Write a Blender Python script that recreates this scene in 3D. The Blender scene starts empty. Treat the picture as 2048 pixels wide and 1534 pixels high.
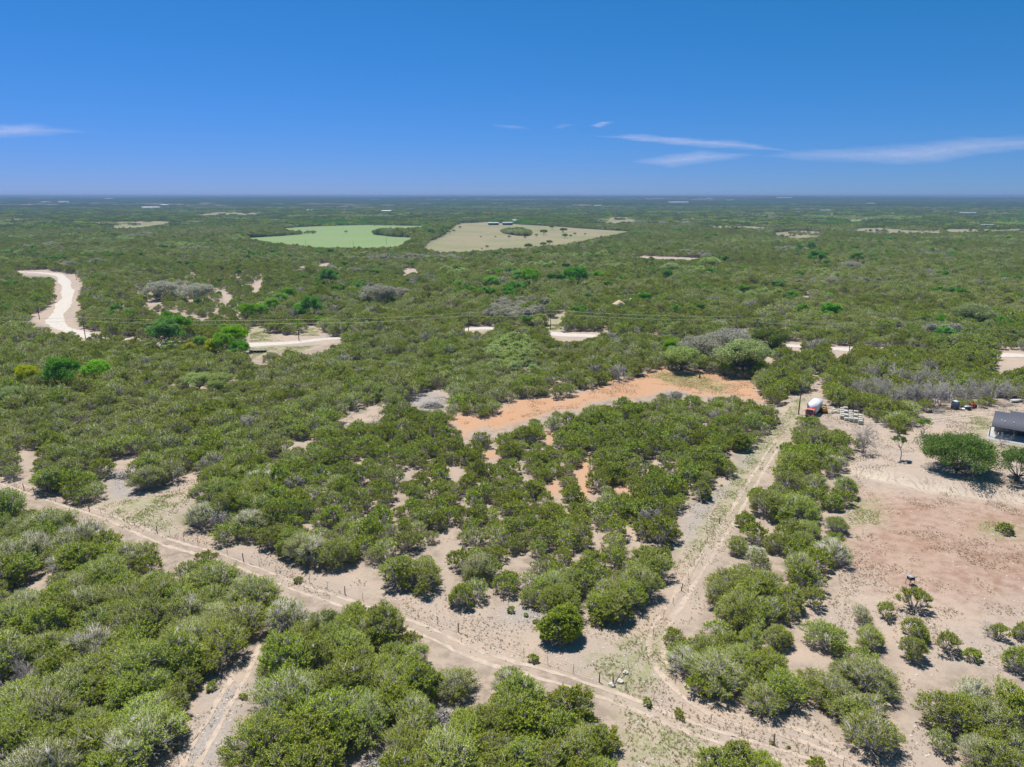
import bpy, math, random
import numpy as np
from mathutils import Vector, Matrix

random.seed(7)
RNG = np.random.default_rng(11)
scene = bpy.context.scene
COL = scene.collection
RAD = math.radians

# ------------------------------------------------------------------ camera
F = 1420.0                       # focal length in photo pixels (2048 wide)
CX, CY = 1024.0, 767.0
HZ = 392.0                       # photo row of the true horizon
PITCH = math.atan((CY - HZ) / F)
CAMZ = 58.0
cam = bpy.data.cameras.new('camera')
cam.sensor_fit = 'HORIZONTAL'
cam.sensor_width = 36.0
cam.lens = F / 2048.0 * 36.0
cam.clip_start = 0.5
cam.clip_end = 400000.0
cam_o = bpy.data.objects.new('camera', cam)
cam_o.location = (0, 0, CAMZ)
cam_o.rotation_euler = (math.pi / 2 - PITCH, 0, 0)
COL.objects.link(cam_o)
scene.camera = cam_o
scene.render.resolution_x = 1024
scene.render.resolution_y = 767

# ------------------------------------------------------------------ sky, sun, exposure
SUN_EL, SUN_AZ = RAD(68), RAD(-34)          # azimuth from +Y, positive to the right
SKY_GRADE = [(1.85, 0.086), (0.82, 0.765), (1.3, 0.574)]
world = bpy.data.worlds.new('World')
scene.world = world
world.use_nodes = True
nt = world.node_tree
nt.nodes.clear()
sky = nt.nodes.new('ShaderNodeTexSky')
sky.sky_type = 'NISHITA'
sky.sun_disc = False
sky.sun_elevation = SUN_EL
sky.sun_rotation = SUN_AZ
sky.altitude = 400
sky.air_density = 1.0
sky.dust_density = 0.25
sky.ozone_density = 4.0
bgn = nt.nodes.new('ShaderNodeBackground')
bgn.inputs['Strength'].default_value = 0.084
wo = nt.nodes.new('ShaderNodeOutputWorld')
tcw = nt.nodes.new('ShaderNodeTexCoord')
vadd = nt.nodes.new('ShaderNodeVectorMath'); vadd.operation = 'ADD'; vadd.inputs[1].default_value = (0, 0, 0.03)
vnor = nt.nodes.new('ShaderNodeVectorMath'); vnor.operation = 'NORMALIZE'
nt.links.new(tcw.outputs['Generated'], vadd.inputs[0]); nt.links.new(vadd.outputs[0], vnor.inputs[0]); nt.links.new(vnor.outputs[0], sky.inputs['Vector'])
sepc = nt.nodes.new('ShaderNodeSeparateColor'); cmbc = nt.nodes.new('ShaderNodeCombineColor')
nt.links.new(sky.outputs['Color'], sepc.inputs[0])
for ci_, (gm, kk_) in enumerate(SKY_GRADE):      # photographic grade of the clear sky, channel by channel
    pw = nt.nodes.new('ShaderNodeMath'); pw.operation = 'POWER'; pw.inputs[1].default_value = gm
    ml = nt.nodes.new('ShaderNodeMath'); ml.operation = 'MULTIPLY'; ml.inputs[1].default_value = kk_
    nt.links.new(sepc.outputs[ci_], pw.inputs[0]); nt.links.new(pw.outputs[0], ml.inputs[0]); nt.links.new(ml.outputs[0], cmbc.inputs[ci_])
nt.links.new(cmbc.outputs[0], bgn.inputs['Color'])
nt.links.new(bgn.outputs['Background'], wo.inputs['Surface'])

sun = bpy.data.lights.new('sun', 'SUN')
sun.energy = 5.0
sun.angle = RAD(0.53)
sun.color = (1.0, 0.955, 0.89)
sun_o = bpy.data.objects.new('sun', sun)
sdir = Vector((math.sin(SUN_AZ) * math.cos(SUN_EL), math.cos(SUN_AZ) * math.cos(SUN_EL), math.sin(SUN_EL)))
sun_o.rotation_euler = sdir.to_track_quat('Z', 'Y').to_euler()
sun_o.location = (0, 0, 300)
COL.objects.link(sun_o)

vs = scene.view_settings
vs.view_transform = 'Standard'
vs.look = 'None'
vs.exposure = 0.27
vs.gamma = 1.0
vs.use_curve_mapping = False
scene.render.engine = 'CYCLES'
scene.cycles.max_bounces = 6
scene.cycles.diffuse_bounces = 3
scene.cycles.transmission_bounces = 4
scene.cycles.transparent_max_bounces = 8
scene.cycles.volume_bounces = 0

# ------------------------------------------------------------------ terrain and pixel mapping
def sstep(a, b, x):
    t = np.clip((x - a) / (b - a), 0, 1)
    return t * t * (3 - 2 * t)

PAD = None                      # filled below: polyline of the graded bank, ground coordinates

def seg_dist(x, y, ax, ay, bx, by):
    dx, dy = bx - ax, by - ay
    L = dx * dx + dy * dy + 1e-12
    t = np.clip(((x - ax) * dx + (y - ay) * dy) / L, 0, 1)
    return np.hypot(x - ax - t * dx, y - ay - t * dy)

def height(x, y):
    x = np.asarray(x, float); y = np.asarray(y, float)
    r = np.hypot(x, y)
    near = 1 - sstep(350, 800, r)
    h = near * (0.45 * np.sin(x * 0.043 + 1.3) * np.sin(y * 0.037 + 0.4) + 0.28 * np.sin(x * 0.091 - y * 0.071 + 2.0)
                + 0.12 * np.sin(x * 0.21 + y * 0.17))
    # house pad raised above the bare lot
    if PAD is not None:
        d = np.full(np.shape(x), 1e9)
        for (a, b) in zip(PAD[:-1], PAD[1:]):
            d = np.minimum(d, seg_dist(x, y, a[0], a[1], b[0], b[1]))
        yl = np.interp(x, PAD[:, 0], PAD[:, 1])
        s = np.where(y > yl, d, -d)
        w = sstep(PAD[0, 0] - 4, PAD[0, 0] + 10, x) * (1 - sstep(40, 95, s))
        al = (x * 0.9 + y * 0.25)
        h = h + (1.7 * sstep(-1.7 + 0.5 * np.sin(al * 1.1), 1.9, s) + 0.05 * np.sin(al * 2.3 + 2 * np.sin(al * 0.4)) * np.exp(-(s / 1.6) ** 2) + 0.25 * np.exp(-((s + 3.2) / 1.2) ** 2) * np.sin(al * 0.35) ** 2) * w
    az = np.arctan2(x, np.maximum(y, 1.0))
    hill = 33 + 8 * np.sin(az * 5 + 0.5) + 3.0 * np.sin(az * 17 + 2) + 1.6 * np.sin(az * 41)
    h = h + sstep(3200, 10500, r) * hill + sstep(10500, 17000, r) * 7
    mid = sstep(2200, 4500, r)
    h = h + mid * 3.0 * np.sin(x / 510.0 + 1) * np.sin(y / 640.0)
    return h

cp, sp = math.cos(PITCH), math.sin(PITCH)
def ray(px, py):
    px = np.asarray(px, float); py = np.asarray(py, float)
    a = (px - CX) / F; b = (CY - py) / F
    return a, cp + b * sp, -sp + b * cp

def ground(px, py):
    """photo pixel -> point on the ground (the first place where its ray meets the terrain)"""
    dx, dy, dz = ray(px, py)
    dz = np.minimum(dz, -1e-4)
    t = CAMZ / -dz
    for _ in range(25):
        t = 0.5 * t + 0.5 * (CAMZ - height(dx * t, dy * t)) / -dz
    return np.stack([dx * t, dy * t], -1)

def project(x, y, z):
    zz = np.asarray(z) - CAMZ
    dep = y * cp - zz * sp
    u = y * sp + zz * cp
    dep = np.maximum(dep, 1e-3)
    return CX + F * x / dep, CY - F * u / dep, dep

def gpt(px, py):
    p = ground(px, py)
    return float(p[0]), float(p[1]), float(height(p[0], p[1]))

PAD = ground(*np.array([(1690, 940), (1730, 948), (1790, 962), (1850, 975), (1910, 985), (1970, 990), (2048, 1003), (2180, 1030)], float).T)

def bankmask(x, y):
    d = np.full(np.shape(x), 1e9)
    for (a, b) in zip(PAD[:-1], PAD[1:]):
        d = np.minimum(d, seg_dist(x, y, a[0], a[1], b[0], b[1]))
    yl = np.interp(x, PAD[:, 0], PAD[:, 1])
    return (1 - sstep(0.6, 3.4, d + 0.8 * (vnoise(x, y, 2.5, 3) - 0.5) + np.where(y > yl, 0.6, -0.6))) * sstep(PAD[0, 0] - 4, PAD[0, 0] + 4, x)

def inpoly(px, py, poly):
    poly = np.asarray(poly, float)
    res = np.zeros(np.shape(px), bool)
    x0, y0 = poly.min(0); x1, y1 = poly.max(0)
    m = (px >= x0) & (px <= x1) & (py >= y0) & (py <= y1)
    if not m.any():
        return res
    qx, qy = px[m], py[m]
    c = np.zeros(qx.shape, bool)
    n = len(poly)
    j = n - 1
    for i in range(n):
        xi, yi = poly[i]; xj, yj = poly[j]
        cond = (yi > qy) != (yj > qy)
        c ^= cond & (qx < (xj - xi) * (qy - yi) / (yj - yi + 1e-12) + xi)
        j = i
    res[m] = c
    return res

def sdf(x, y, poly, margin):
    """signed distance (m, positive inside) to a ground polygon, clipped at -margin outside"""
    out = np.full(np.shape(x), -margin, float)
    x0, y0 = poly.min(0) - margin; x1, y1 = poly.max(0) + margin
    m = (x >= x0) & (x <= x1) & (y >= y0) & (y <= y1)
    if not m.any():
        return out
    qx, qy = x[m], y[m]
    d = np.full(qx.shape, 1e9)
    for i in range(len(poly)):
        a = poly[i]; b = poly[(i + 1) % len(poly)]
        d = np.minimum(d, seg_dist(qx, qy, a[0], a[1], b[0], b[1]))
    ins = inpoly(qx, qy, poly)
    out[m] = np.where(ins, d, np.maximum(-d, -margin))
    return out

# ------------------------------------------------------------------ outlines read off the photograph (pixels)
# ground that shows bare between the trees
CLEAR = {
 'fence_track': [(-80,915),(0,945),(33,964),(99,985),(157,1009),(215,1001),(231,970),(198,940),(248,929),(262,940),(269,991),(347,978),(376,941),
    (413,962),(397,974),(376,1007),(347,1036),(355,1061),(397,1069),(446,1082),(488,1090),(570,1102),(620,1127),(669,1143),(713,1142),(713,1107),
    (730,1156),(763,1171),(816,1187),(854,1187),(889,1172),(887,1107),(878,1049),(907,1045),(899,1107),(895,1164),(899,1208),(940,1222),
    (957,1208),(963,1185),(990,1220),(1023,1199),(1081,1216),(1077,1261),(1126,1284),(1163,1270),(1159,1220),(1180,1245),(1196,1252),
    (1213,1241),(1254,1249),(1296,1228),(1325,1191),(1340,1148),(1364,1082),(1362,1024),(1369,1007),(1398,1000),(1425,989),(1428,962),
    (1480,943),(1482,911),(1461,903),(1499,903),(1532,868),(1556,827),(1552,800),(1589,794),(1623,769),(1648,752),(1640,800),(1608,826),(1579,834),(1582,863),
    (1561,883),(1551,911),(1547,941),(1545,958),(1497,958),(1491,999),(1474,1012),(1466,1024),(1474,1049),(1454,1082),(1454,1107),(1437,1123),
    (1392,1164),(1404,1198),(1429,1212),(1410,1224),(1381,1249),(1330,1250),(1325,1290),(1342,1325),(1350,1352),(1381,1381),(1414,1406),(1464,1418),(1513,1420),(1563,1418),
    (1609,1398),(1629,1435),(1671,1468),(1732,1493),(1794,1505),(1821,1486),(1825,1437),(1811,1396),(1794,1383),(1815,1416),(1856,1458),
    (1856,1487),(1885,1520),(1920,1570),(1254,1570),(1252,1479),(1242,1433),(1209,1400),(1201,1371),(1155,1348),(1101,1336),
    (1044,1324),(994,1324),(961,1332),(928,1307),(878,1278),(841,1245),(812,1229),(800,1204),(750,1187),(700,1205),(603,1183),(558,1187),(554,1179),
    (550,1138),(488,1121),(438,1100),(393,1084),(364,1080),(322,1076),(269,1063),(219,1051),(207,1034),(116,1005),(41,985),(0,972),(-80,950)],
 'pale_lane': [(517,1255),(525,1297),(483,1338),(415,1342),(417,1375),(386,1388),(384,1437),(339,1479),(302,1534),(290,1580),(425,1580),(438,1534),(457,1470),(457,1441),
    (494,1408),(498,1367),(502,1334),(531,1305),(543,1284),(548,1243)],
 'grey_a': [(845,1421),(903,1416),(928,1437),(915,1450),(858,1478)],
 'grey_b': [(713,1512),(796,1520),(790,1560),(700,1560)],
 'sand_a': [(0,1156),(41,1140),(103,1123),(112,1144),(62,1152)],
 'sand_b': [(157,1429),(194,1396),(190,1425)],
 'lot': [(1690,938),(1716,960),(1716,1000),(1689,1022),(1700,1045),(1700,1082),(1690,1111),(1675,1127),(1680,1185),(1640,1218),(1590,1237),(1602,1290),(1640,1302),(1690,1272),
    (1770,1285),(1790,1310),(1811,1383),(1840,1368),(1898,1338),(1960,1330),(2001,1346),(2100,1365),(2200,1365),(2200,800),(2048,805),(1962,816),(1879,819),(1830,826),(1855,838),
    (1824,858),(1772,858),(1748,838),(1724,825),(1672,813),(1645,812),(1630,835),(1668,840),(1690,858),(1713,861),(1751,865),(1760,896),(1690,910)],
 'red_clearing': [(909,829),(947,834),(965,838),(1002,821),(1022,807),(1046,797),(1063,799),(1101,797),(1132,800),(1166,787),(1207,769),(1224,754),(1234,766),(1258,759),(1285,749),
    (1323,735),(1360,739),(1402,740),(1426,747),(1502,758),(1516,792),(1554,798),(1554,804),(1454,788),(1406,792),(1361,781),(1343,776),(1289,793),(1234,795),(1169,806),(1160,817),(1111,820),(1060,837),
    (1032,844),(988,858),(968,851),(933,865),(927,873),(923,856),(906,843)],
 'red_a': [(1150,921),(1181,921),(1181,990),(1163,996)],
 'red_b': [(1090,866),(1110,864),(1108,882),(1092,884)],
 'red_c': [(1224,970),(1262,972),(1258,982),(1226,982)],
 'red_d': [(1282,916),(1323,920),(1318,932),(1284,930)],
 'red_e': [(1096,968),(1112,962),(1118,985),(1104,992)],
 'red_f': [(964,904),(990,904),(992,914),(968,916)],
 'heap_clearing': [(806,806),(851,778),(884,778),(900,792),(906,796),(886,821),(840,822)],
 'pale_patch': [(687,836),(745,808),(759,808),(771,826),(756,840),(694,845)],
 'gap_a': [(1540,1036),(1507,1088),(1532,1116),(1604,1122),(1552,1086)],
 'gap_b': [(1604,1245),(1584,1190),(1655,1190),(1640,1220)],
 'gap_c': [(1536,1300),(1604,1284),(1664,1322),(1588,1326)],
 'gap_d': [(1660,1008),(1700,1026),(1630,1036)],
 'gap_e': [(1500,1008),(1530,1036),(1500,1048),(1480,1030)],
 'gap_f': [(1600,960),(1625,935),(1660,955),(1640,970)],
 'truck_yard': [(1604,806),(1640,796),(1648,818),(1640,829),(1610,829)],
 'small_a': [(38,890),(56,900),(60,940),(40,944)],
 'small_b': [(545,905),(600,882),(640,870),(600,892),(555,912)],
 'small_c': [(440,944),(500,930),(470,944)],
 'small_d': [(200,925),(262,930),(300,905),(240,915)],
 'small_e': [(1180,1050),(1198,1040),(1196,1090),(1184,1098)],
 'small_f': [(1250,1060),(1262,1040),(1290,1090),(1305,1100),(1280,1110)],
 'small_g': [(700,905),(722,905),(726,930),(708,934)],
 'small_h': [(800,925),(824,930),(818,958),(802,952)],
 'small_i': [(900,930),(918,930),(920,965),(905,968)],
 'bend': [(30,541),(99,540),(130,547),(154,549),(163,562),(165,579),(158,599),(165,613),(148,630),(151,650),(167,657),(178,668),(171,668),(120,655),(68,645),(60,631),(96,616),(107,596),(110,568),(102,552),(44,550)],
 'verge': [(499,655),(513,650),(536,667),(595,671),(615,657),(625,650),(656,671),(682,673),(680,682),(615,702),(581,694),(533,704),(520,717),(497,714),(498,690)],
 'road_gap': [(927,654),(1002,651),(1004,659),(930,660)],
 'side_lane': [(1080,652),(1130,614),(1136,614),(1118,655),(1120,662),(1222,662),(1203,671),(1142,686),(1121,680),(1116,668),(1082,656)],
 'road_east': [(1573,683),(1609,685),(1600,702),(1575,702)],
 'road_east_b': [(1661,693),(1703,691),(1706,704),(1686,714),(1672,730),(1668,706)],
 'oak_yard': [(1522,711),(1560,713),(1550,722),(1526,720)],
 'bank_top': [(1447,666),(1502,652),(1496,668)],
 'east_clearing': [(2010,699),(2120,699),(2120,735),(2048,735),(1997,745),(1972,731),(2010,722)],
 'scrub_a': [(280,604),(310,600),(330,604),(300,612)],
 'scrub_b': [(440,585),(455,580),(465,602),(452,606)],
 'scrub_c': [(500,570),(528,560),(520,585),(505,582)],
 'scrub_d': [(640,527),(662,525),(660,535),(640,535)], 
 'scrub_e': [(592,540),(610,530),(612,537)],
 'scrub_f': [(800,540),(830,536),(840,545),(806,548)],
 'pale_strip': [(1253,511),(1290,512),(1405,516),(1396,520),(1308,520)],
 'dot_a': [(1604,592),(1622,588),(1618,596)],
 'dot_b': [(1625,584),(1640,580),(1636,584)],
}
FIELDS_GREEN = {'green_field': [(490,476),(560,472),(610,468),(600,463),(552,458),(600,454),(646,452),(728,450),(868,452),(850,458),(842,466),(827,476),(812,485),(793,495),(742,496),(639,495),(554,488)]}
FIELDS_DRY = {
 'dry_field': [(905,450),(913,447),(978,444),(1036,449),(1100,452),(1183,458),(1262,463),(1193,477),(1130,490),(1039,496),(960,503),(882,505),(846,498),(855,484),(885,472)],
 'strip_a': [(1183,440),(1230,434),(1271,435),(1280,444),(1230,448)],
 'strip_b': [(1308,443),(1340,441),(1368,444),(1330,447)],
 'strip_c': [(1359,454),(1440,451),(1563,455),(1560,459),(1440,456)],
 'strip_d': [(1535,467),(1590,461),(1642,463),(1642,474),(1595,479),(1560,473)],
 'strip_e': [(1674,459),(1760,455),(1820,461),(1900,458),(2060,458),(2060,463),(1880,466),(1800,468)],
 'strip_f': [(195,452),(260,445),(330,442),(350,446),(280,456),(200,458)],
 'strip_g': [(380,428),(450,424),(540,426),(500,430),(400,431)],
 'strip_h': [(1690,440),(1740,436),(1745,441),(1700,444)],
 'strip_i': [(640,412),(690,409),(710,413),(660,416)],
}
ISLANDS = [[(745,462),(770,458),(830,457),(905,446),(915,447),(885,470),(850,476),(820,475),(780,473),(748,469)],
           [(997,461),(1010,457),(1050,457),(1068,468),(1050,473),(1010,468)],
           [(485,476),(560,465),(600,461),(602,466),(560,470),(520,474)],
           [(608,463),(632,461),(632,467),(608,468)]]
SPARSE = [[(560,1080),(700,850),(1000,820),(1480,820),(1500,900),(1340,1140),(1200,1190),(800,1160)],
          [(0,860),(300,800),(640,760),(800,760),(640,920),(350,1000),(0,960)]]
SCRUB = [(212,640),(240,560),(420,540),(540,550),(520,590),(480,650),(330,655)]
RED = ['red_clearing', 'red_a', 'red_b', 'red_c', 'red_e', 'red_f']
CLEARG = {k: ground(*np.array(v, float).T) for k, v in CLEAR.items()}
GREENG = [ground(*np.array(v, float).T) for v in FIELDS_GREEN.values()]
DRYG = [ground(*np.array(v, float).T) for v in FIELDS_DRY.values()]
GRASS = [[(215,1005),(300,995),(370,985),(340,1030),(350,1060),(250,1045)],
         [(499,655),(513,650),(545,672),(560,682),(500,684)],[(600,672),(615,657),(630,652),(640,672)],
         [(497,695),(560,693),(640,690),(600,703),(530,705),(505,718)],
         [(1084,651),(1130,614),(1136,614),(1118,658),(1100,665)],
         [(1180,1330),(1290,1260),(1330,1270),(1330,1330),(1280,1400),(1230,1380)],
         [(1250,1420),(1400,1480),(1380,1560),(1250,1560)],
         [(1360,1130),(1440,1000),(1500,900),(1560,840),(1590,800),(1620,790),(1560,880),(1500,960),(1420,1090)],
         [(1940,830),(1990,840),(1975,870),(2000,890),(2060,895),(2060,915),(1990,905),(1945,880)],
         [(1690,1000),(1760,1000),(1760,1050),(1700,1050)],
         [(1300,745),(1380,745),(1460,770),(1440,785),(1330,765)],
         [(1960,1040),(2030,1050),(2020,1075),(1960,1070)]]
GRASSG = [ground(*np.array(v, float).T) for v in GRASS]
PINK = [[(1700,980),(1800,985),(1950,1000),(2100,1010),(2100,1190),(1900,1210),(1780,1190),(1700,1130)]]
PINKG = [ground(*np.array(v, float).T) for v in PINK]
GREY = [[(205,945),(262,935),(269,991),(225,1000)],[(806,806),(851,778),(900,792),(906,796),(886,821),(840,822)],[(845,1421),(903,1416),(928,1437),(915,1450),(858,1478)],
        [(713,1512),(796,1520),(790,1560),(700,1560)],[(440,1380),(500,1360),(460,1450),(430,1540),(350,1540),(390,1450)],[(1010,1210),(1100,1215),(1090,1260),(1010,1235)],[(1380,1010),(1430,985),(1470,950),(1480,900),(1530,870),(1500,930),(1430,1010),(1370,1090)]]
GREYG = [ground(*np.array(v, float).T) for v in GREY]

def spline(pts, step):
    pts = np.asarray(pts, float)
    P = np.vstack([2 * pts[0] - pts[1], pts, 2 * pts[-1] - pts[-2]])
    out = []
    for i in range(1, len(P) - 2):
        p0, p1, p2, p3 = P[i - 1], P[i], P[i + 1], P[i + 2]
        n = max(2, int(np.hypot(*(p2 - p1)) / step))
        for k in range(n):
            t = k / n
            out.append(0.5 * ((2 * p1) + (-p0 + p2) * t + (2 * p0 - 5 * p1 + 4 * p2 - p3) * t * t + (-p0 + 3 * p1 - 3 * p2 + p3) * t ** 3))
    out.append(P[-2])
    return np.array(out)

ROAD = spline(ground(*np.array([(-60,545),(40,544),(112,549),(130,566),(135,590),(126,612),(112,634),(118,652),(180,672),(260,682),(372,689),(450,691),(520,689),(600,684),(683,676),(800,667),
    (930,659),(1020,659),(1130,670),(1230,674),(1400,682),(1590,692),(1690,699),(1850,705),(2040,711),(2200,716)], float).T), 3.0)
def road_dist(x, y):
    d = np.full(np.shape(x), 1e9)
    for a, b in zip(ROAD[:-1:2], ROAD[2::2]):
        d = np.minimum(d, seg_dist(x, y, a[0], a[1], b[0], b[1]))
    return d

# ------------------------------------------------------------------ helpers
class MB:
    """collects faces (numpy) and links them as one mesh object"""
    def __init__(s):
        s.v = []; s.f = []; s.n = 0
    def add(s, V, Fc, mat=0):
        V = np.asarray(V, float); Fc = np.asarray(Fc, int)
        s.f.append((Fc + s.n, mat)); s.v.append(V); s.n += len(V)
        return s
    def box(s, c, size, rz=0.0, mat=0, tilt=None):
        sx, sy, sz = [q / 2 for q in size]
        V = np.array([(x, y, z) for z in (-sz, sz) for y in (-sy, sy) for x in (-sx, sx)], float)
        if tilt is not None:
            V = V @ np.array(Matrix.Rotation(tilt[1], 3, tilt[0])).T
        cz, sn = math.cos(rz), math.sin(rz)
        V = np.stack([V[:, 0] * cz - V[:, 1] * sn, V[:, 0] * sn + V[:, 1] * cz, V[:, 2]], -1) + np.array(c, float)
        return s.add(V, [(0, 2, 3, 1), (4, 5, 7, 6), (0, 1, 5, 4), (1, 3, 7, 5), (3, 2, 6, 7), (2, 0, 4, 6)], mat)
    def tube(s, P, R, k=5, mat=0, cap=True):
        P = np.asarray(P, float); R = np.broadcast_to(np.asarray(R, float), (len(P),))
        T = np.gradient(P, axis=0); T /= np.linalg.norm(T, axis=1)[:, None] + 1e-9
        ref = np.where(np.abs(T[:, 2:3]) < 0.9, np.array([[0, 0, 1.0]]), np.array([[1.0, 0, 0]]))
        A = np.cross(T, ref); A /= np.linalg.norm(A, axis=1)[:, None] + 1e-9
        B = np.cross(T, A)
        th = np.arange(k) * 2 * np.pi / k
        V = P[:, None] + R[:, None, None] * (np.cos(th)[None, :, None] * A[:, None] + np.sin(th)[None, :, None] * B[:, None])
        n = len(P)
        Fc = [(i * k + j, i * k + (j + 1) % k, (i + 1) * k + (j + 1) % k, (i + 1) * k + j) for i in range(n - 1) for j in range(k)]
        base = s.n
        s.add(V.reshape(-1, 3), Fc, mat)
        if cap:
            c0 = [tuple(base + j for j in range(k))[::-1], tuple(base + (n - 1) * k + j for j in range(k))]
            for c in c0:
                s.f.append((np.array([c]), mat))
        return s
    def build(s, name, mats, parent=None, link=True, smooth=False):
        me = bpy.data.meshes.new(name)
        V = np.vstack(s.v)
        me.vertices.add(len(V)); me.vertices.foreach_set('co', V.astype(np.float32).ravel())
        loops = np.concatenate([f.ravel() for f, m in s.f])
        tot = np.concatenate([np.full(len(f), f.shape[1]) for f, m in s.f])
        mi = np.concatenate([np.full(len(f), m) for f, m in s.f])
        st = np.concatenate([[0], np.cumsum(tot)[:-1]])
        me.loops.add(len(loops)); me.loops.foreach_set('vertex_index', loops.astype(np.int32))
        me.polygons.add(len(tot)); me.polygons.foreach_set('loop_start', st.astype(np.int32))
        me.polygons.foreach_set('material_index', mi.astype(np.int32))
        if smooth:
            me.polygons.foreach_set('use_smooth', np.ones(len(tot), bool))
        for m in (mats if isinstance(mats, (list, tuple)) else [mats]):
            me.materials.append(m)
        me.update(calc_edges=True)
        if not link:
            return me
        return link_mesh(name, me, parent)

def link_mesh(name, me, parent=None):
    o = bpy.data.objects.new(name, me)
    COL.objects.link(o)
    if parent is not None:
        o.parent = parent
    return o

def tag(o, label=None, cat=None, group=None, kind=None):
    if label: o['label'] = label
    if cat: o['category'] = cat
    if group: o['group'] = group
    if kind: o['kind'] = kind
    return o

def empty(name, loc, rz=0.0, s=1.0):
    o = bpy.data.objects.new(name, None)
    o.empty_display_size = 0.5
    o.location = loc; o.rotation_euler = (0, 0, rz)
    o.scale = (s, s, s) if not isinstance(s, (tuple, list)) else s
    COL.objects.link(o)
    return o

# ------------------------------------------------------------------ node helpers and materials
def newmat(name):
    m = bpy.data.materials.new(name); m.use_nodes = True
    m.node_tree.nodes.clear()
    return m, m.node_tree

class N:
    def __init__(s, nt): s.nt = nt
    def n(s, t, **kw):
        x = s.nt.nodes.new(t)
        for k, v in kw.items():
            if k.startswith('i_'): x.inputs[k[2:]].default_value = v
            else: setattr(x, k, v)
        return x
    def l(s, a, b): s.nt.links.new(a, b)
    def set(s, sock, v):
        if hasattr(v, 'is_linked') or isinstance(v, bpy.types.NodeSocket): s.l(v, sock)
        else: sock.default_value = v
    def math(s, op, a, b=0.0, c=0.0, clamp=False):
        x = s.n('ShaderNodeMath', operation=op, use_clamp=clamp)
        s.set(x.inputs[0], a); s.set(x.inputs[1], b); s.set(x.inputs[2], c)
        return x.outputs[0]
    def mix(s, f, a, b):
        x = s.n('ShaderNodeMix', data_type='RGBA')
        s.set(x.inputs[0], f)
        s.set(x.inputs[6], a if not isinstance(a, tuple) else (*a, 1)); s.set(x.inputs[7], b if not isinstance(b, tuple) else (*b, 1))
        return x.outputs[2]
    def noise(s, vec, scale, detail=4, rough=0.55, dim='3D'):
        x = s.n('ShaderNodeTexNoise'); x.inputs['Scale'].default_value = scale
        x.inputs['Detail'].default_value = detail; x.inputs['Roughness'].default_value = rough
        if vec is not None: s.l(vec, x.inputs['Vector'])
        return x.outputs['Fac']
    def ss(s, v, lo, hi):
        x = s.n('ShaderNodeMapRange', interpolation_type='SMOOTHSTEP')
        s.set(x.inputs[0], v); x.inputs[1].default_value = lo; x.inputs[2].default_value = hi
        return x.outputs[0]
    def attr(s, name):
        x = s.n('ShaderNodeAttribute', attribute_name=name)
        return x.outputs['Fac']

def simple(name, col, rough=0.7, metal=0.0, var=0.15, scale=3.0, bump=0.0):
    m, t = newmat(name); k = N(t)
    tc = k.n('ShaderNodeTexCoord')
    f = k.noise(tc.outputs['Object'], scale, 5)
    d = tuple(c * (1 - var) for c in col); b = tuple(min(1, c * (1 + var)) for c in col)
    c = k.mix(k.ss(f, 0.3, 0.7), d, b)
    p = k.n('ShaderNodeBsdfPrincipled'); k.l(c, p.inputs['Base Color'])
    p.inputs['Roughness'].default_value = rough; p.inputs['Metallic'].default_value = metal
    if bump:
        bn = k.n('ShaderNodeBump'); bn.inputs['Strength'].default_value = bump; bn.inputs['Distance'].default_value = 0.05
        k.l(f, bn.inputs['Height']); k.l(bn.outputs[0], p.inputs['Normal'])
    o = k.n('ShaderNodeOutputMaterial'); k.l(p.outputs[0], o.inputs['Surface'])
    return m

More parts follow.
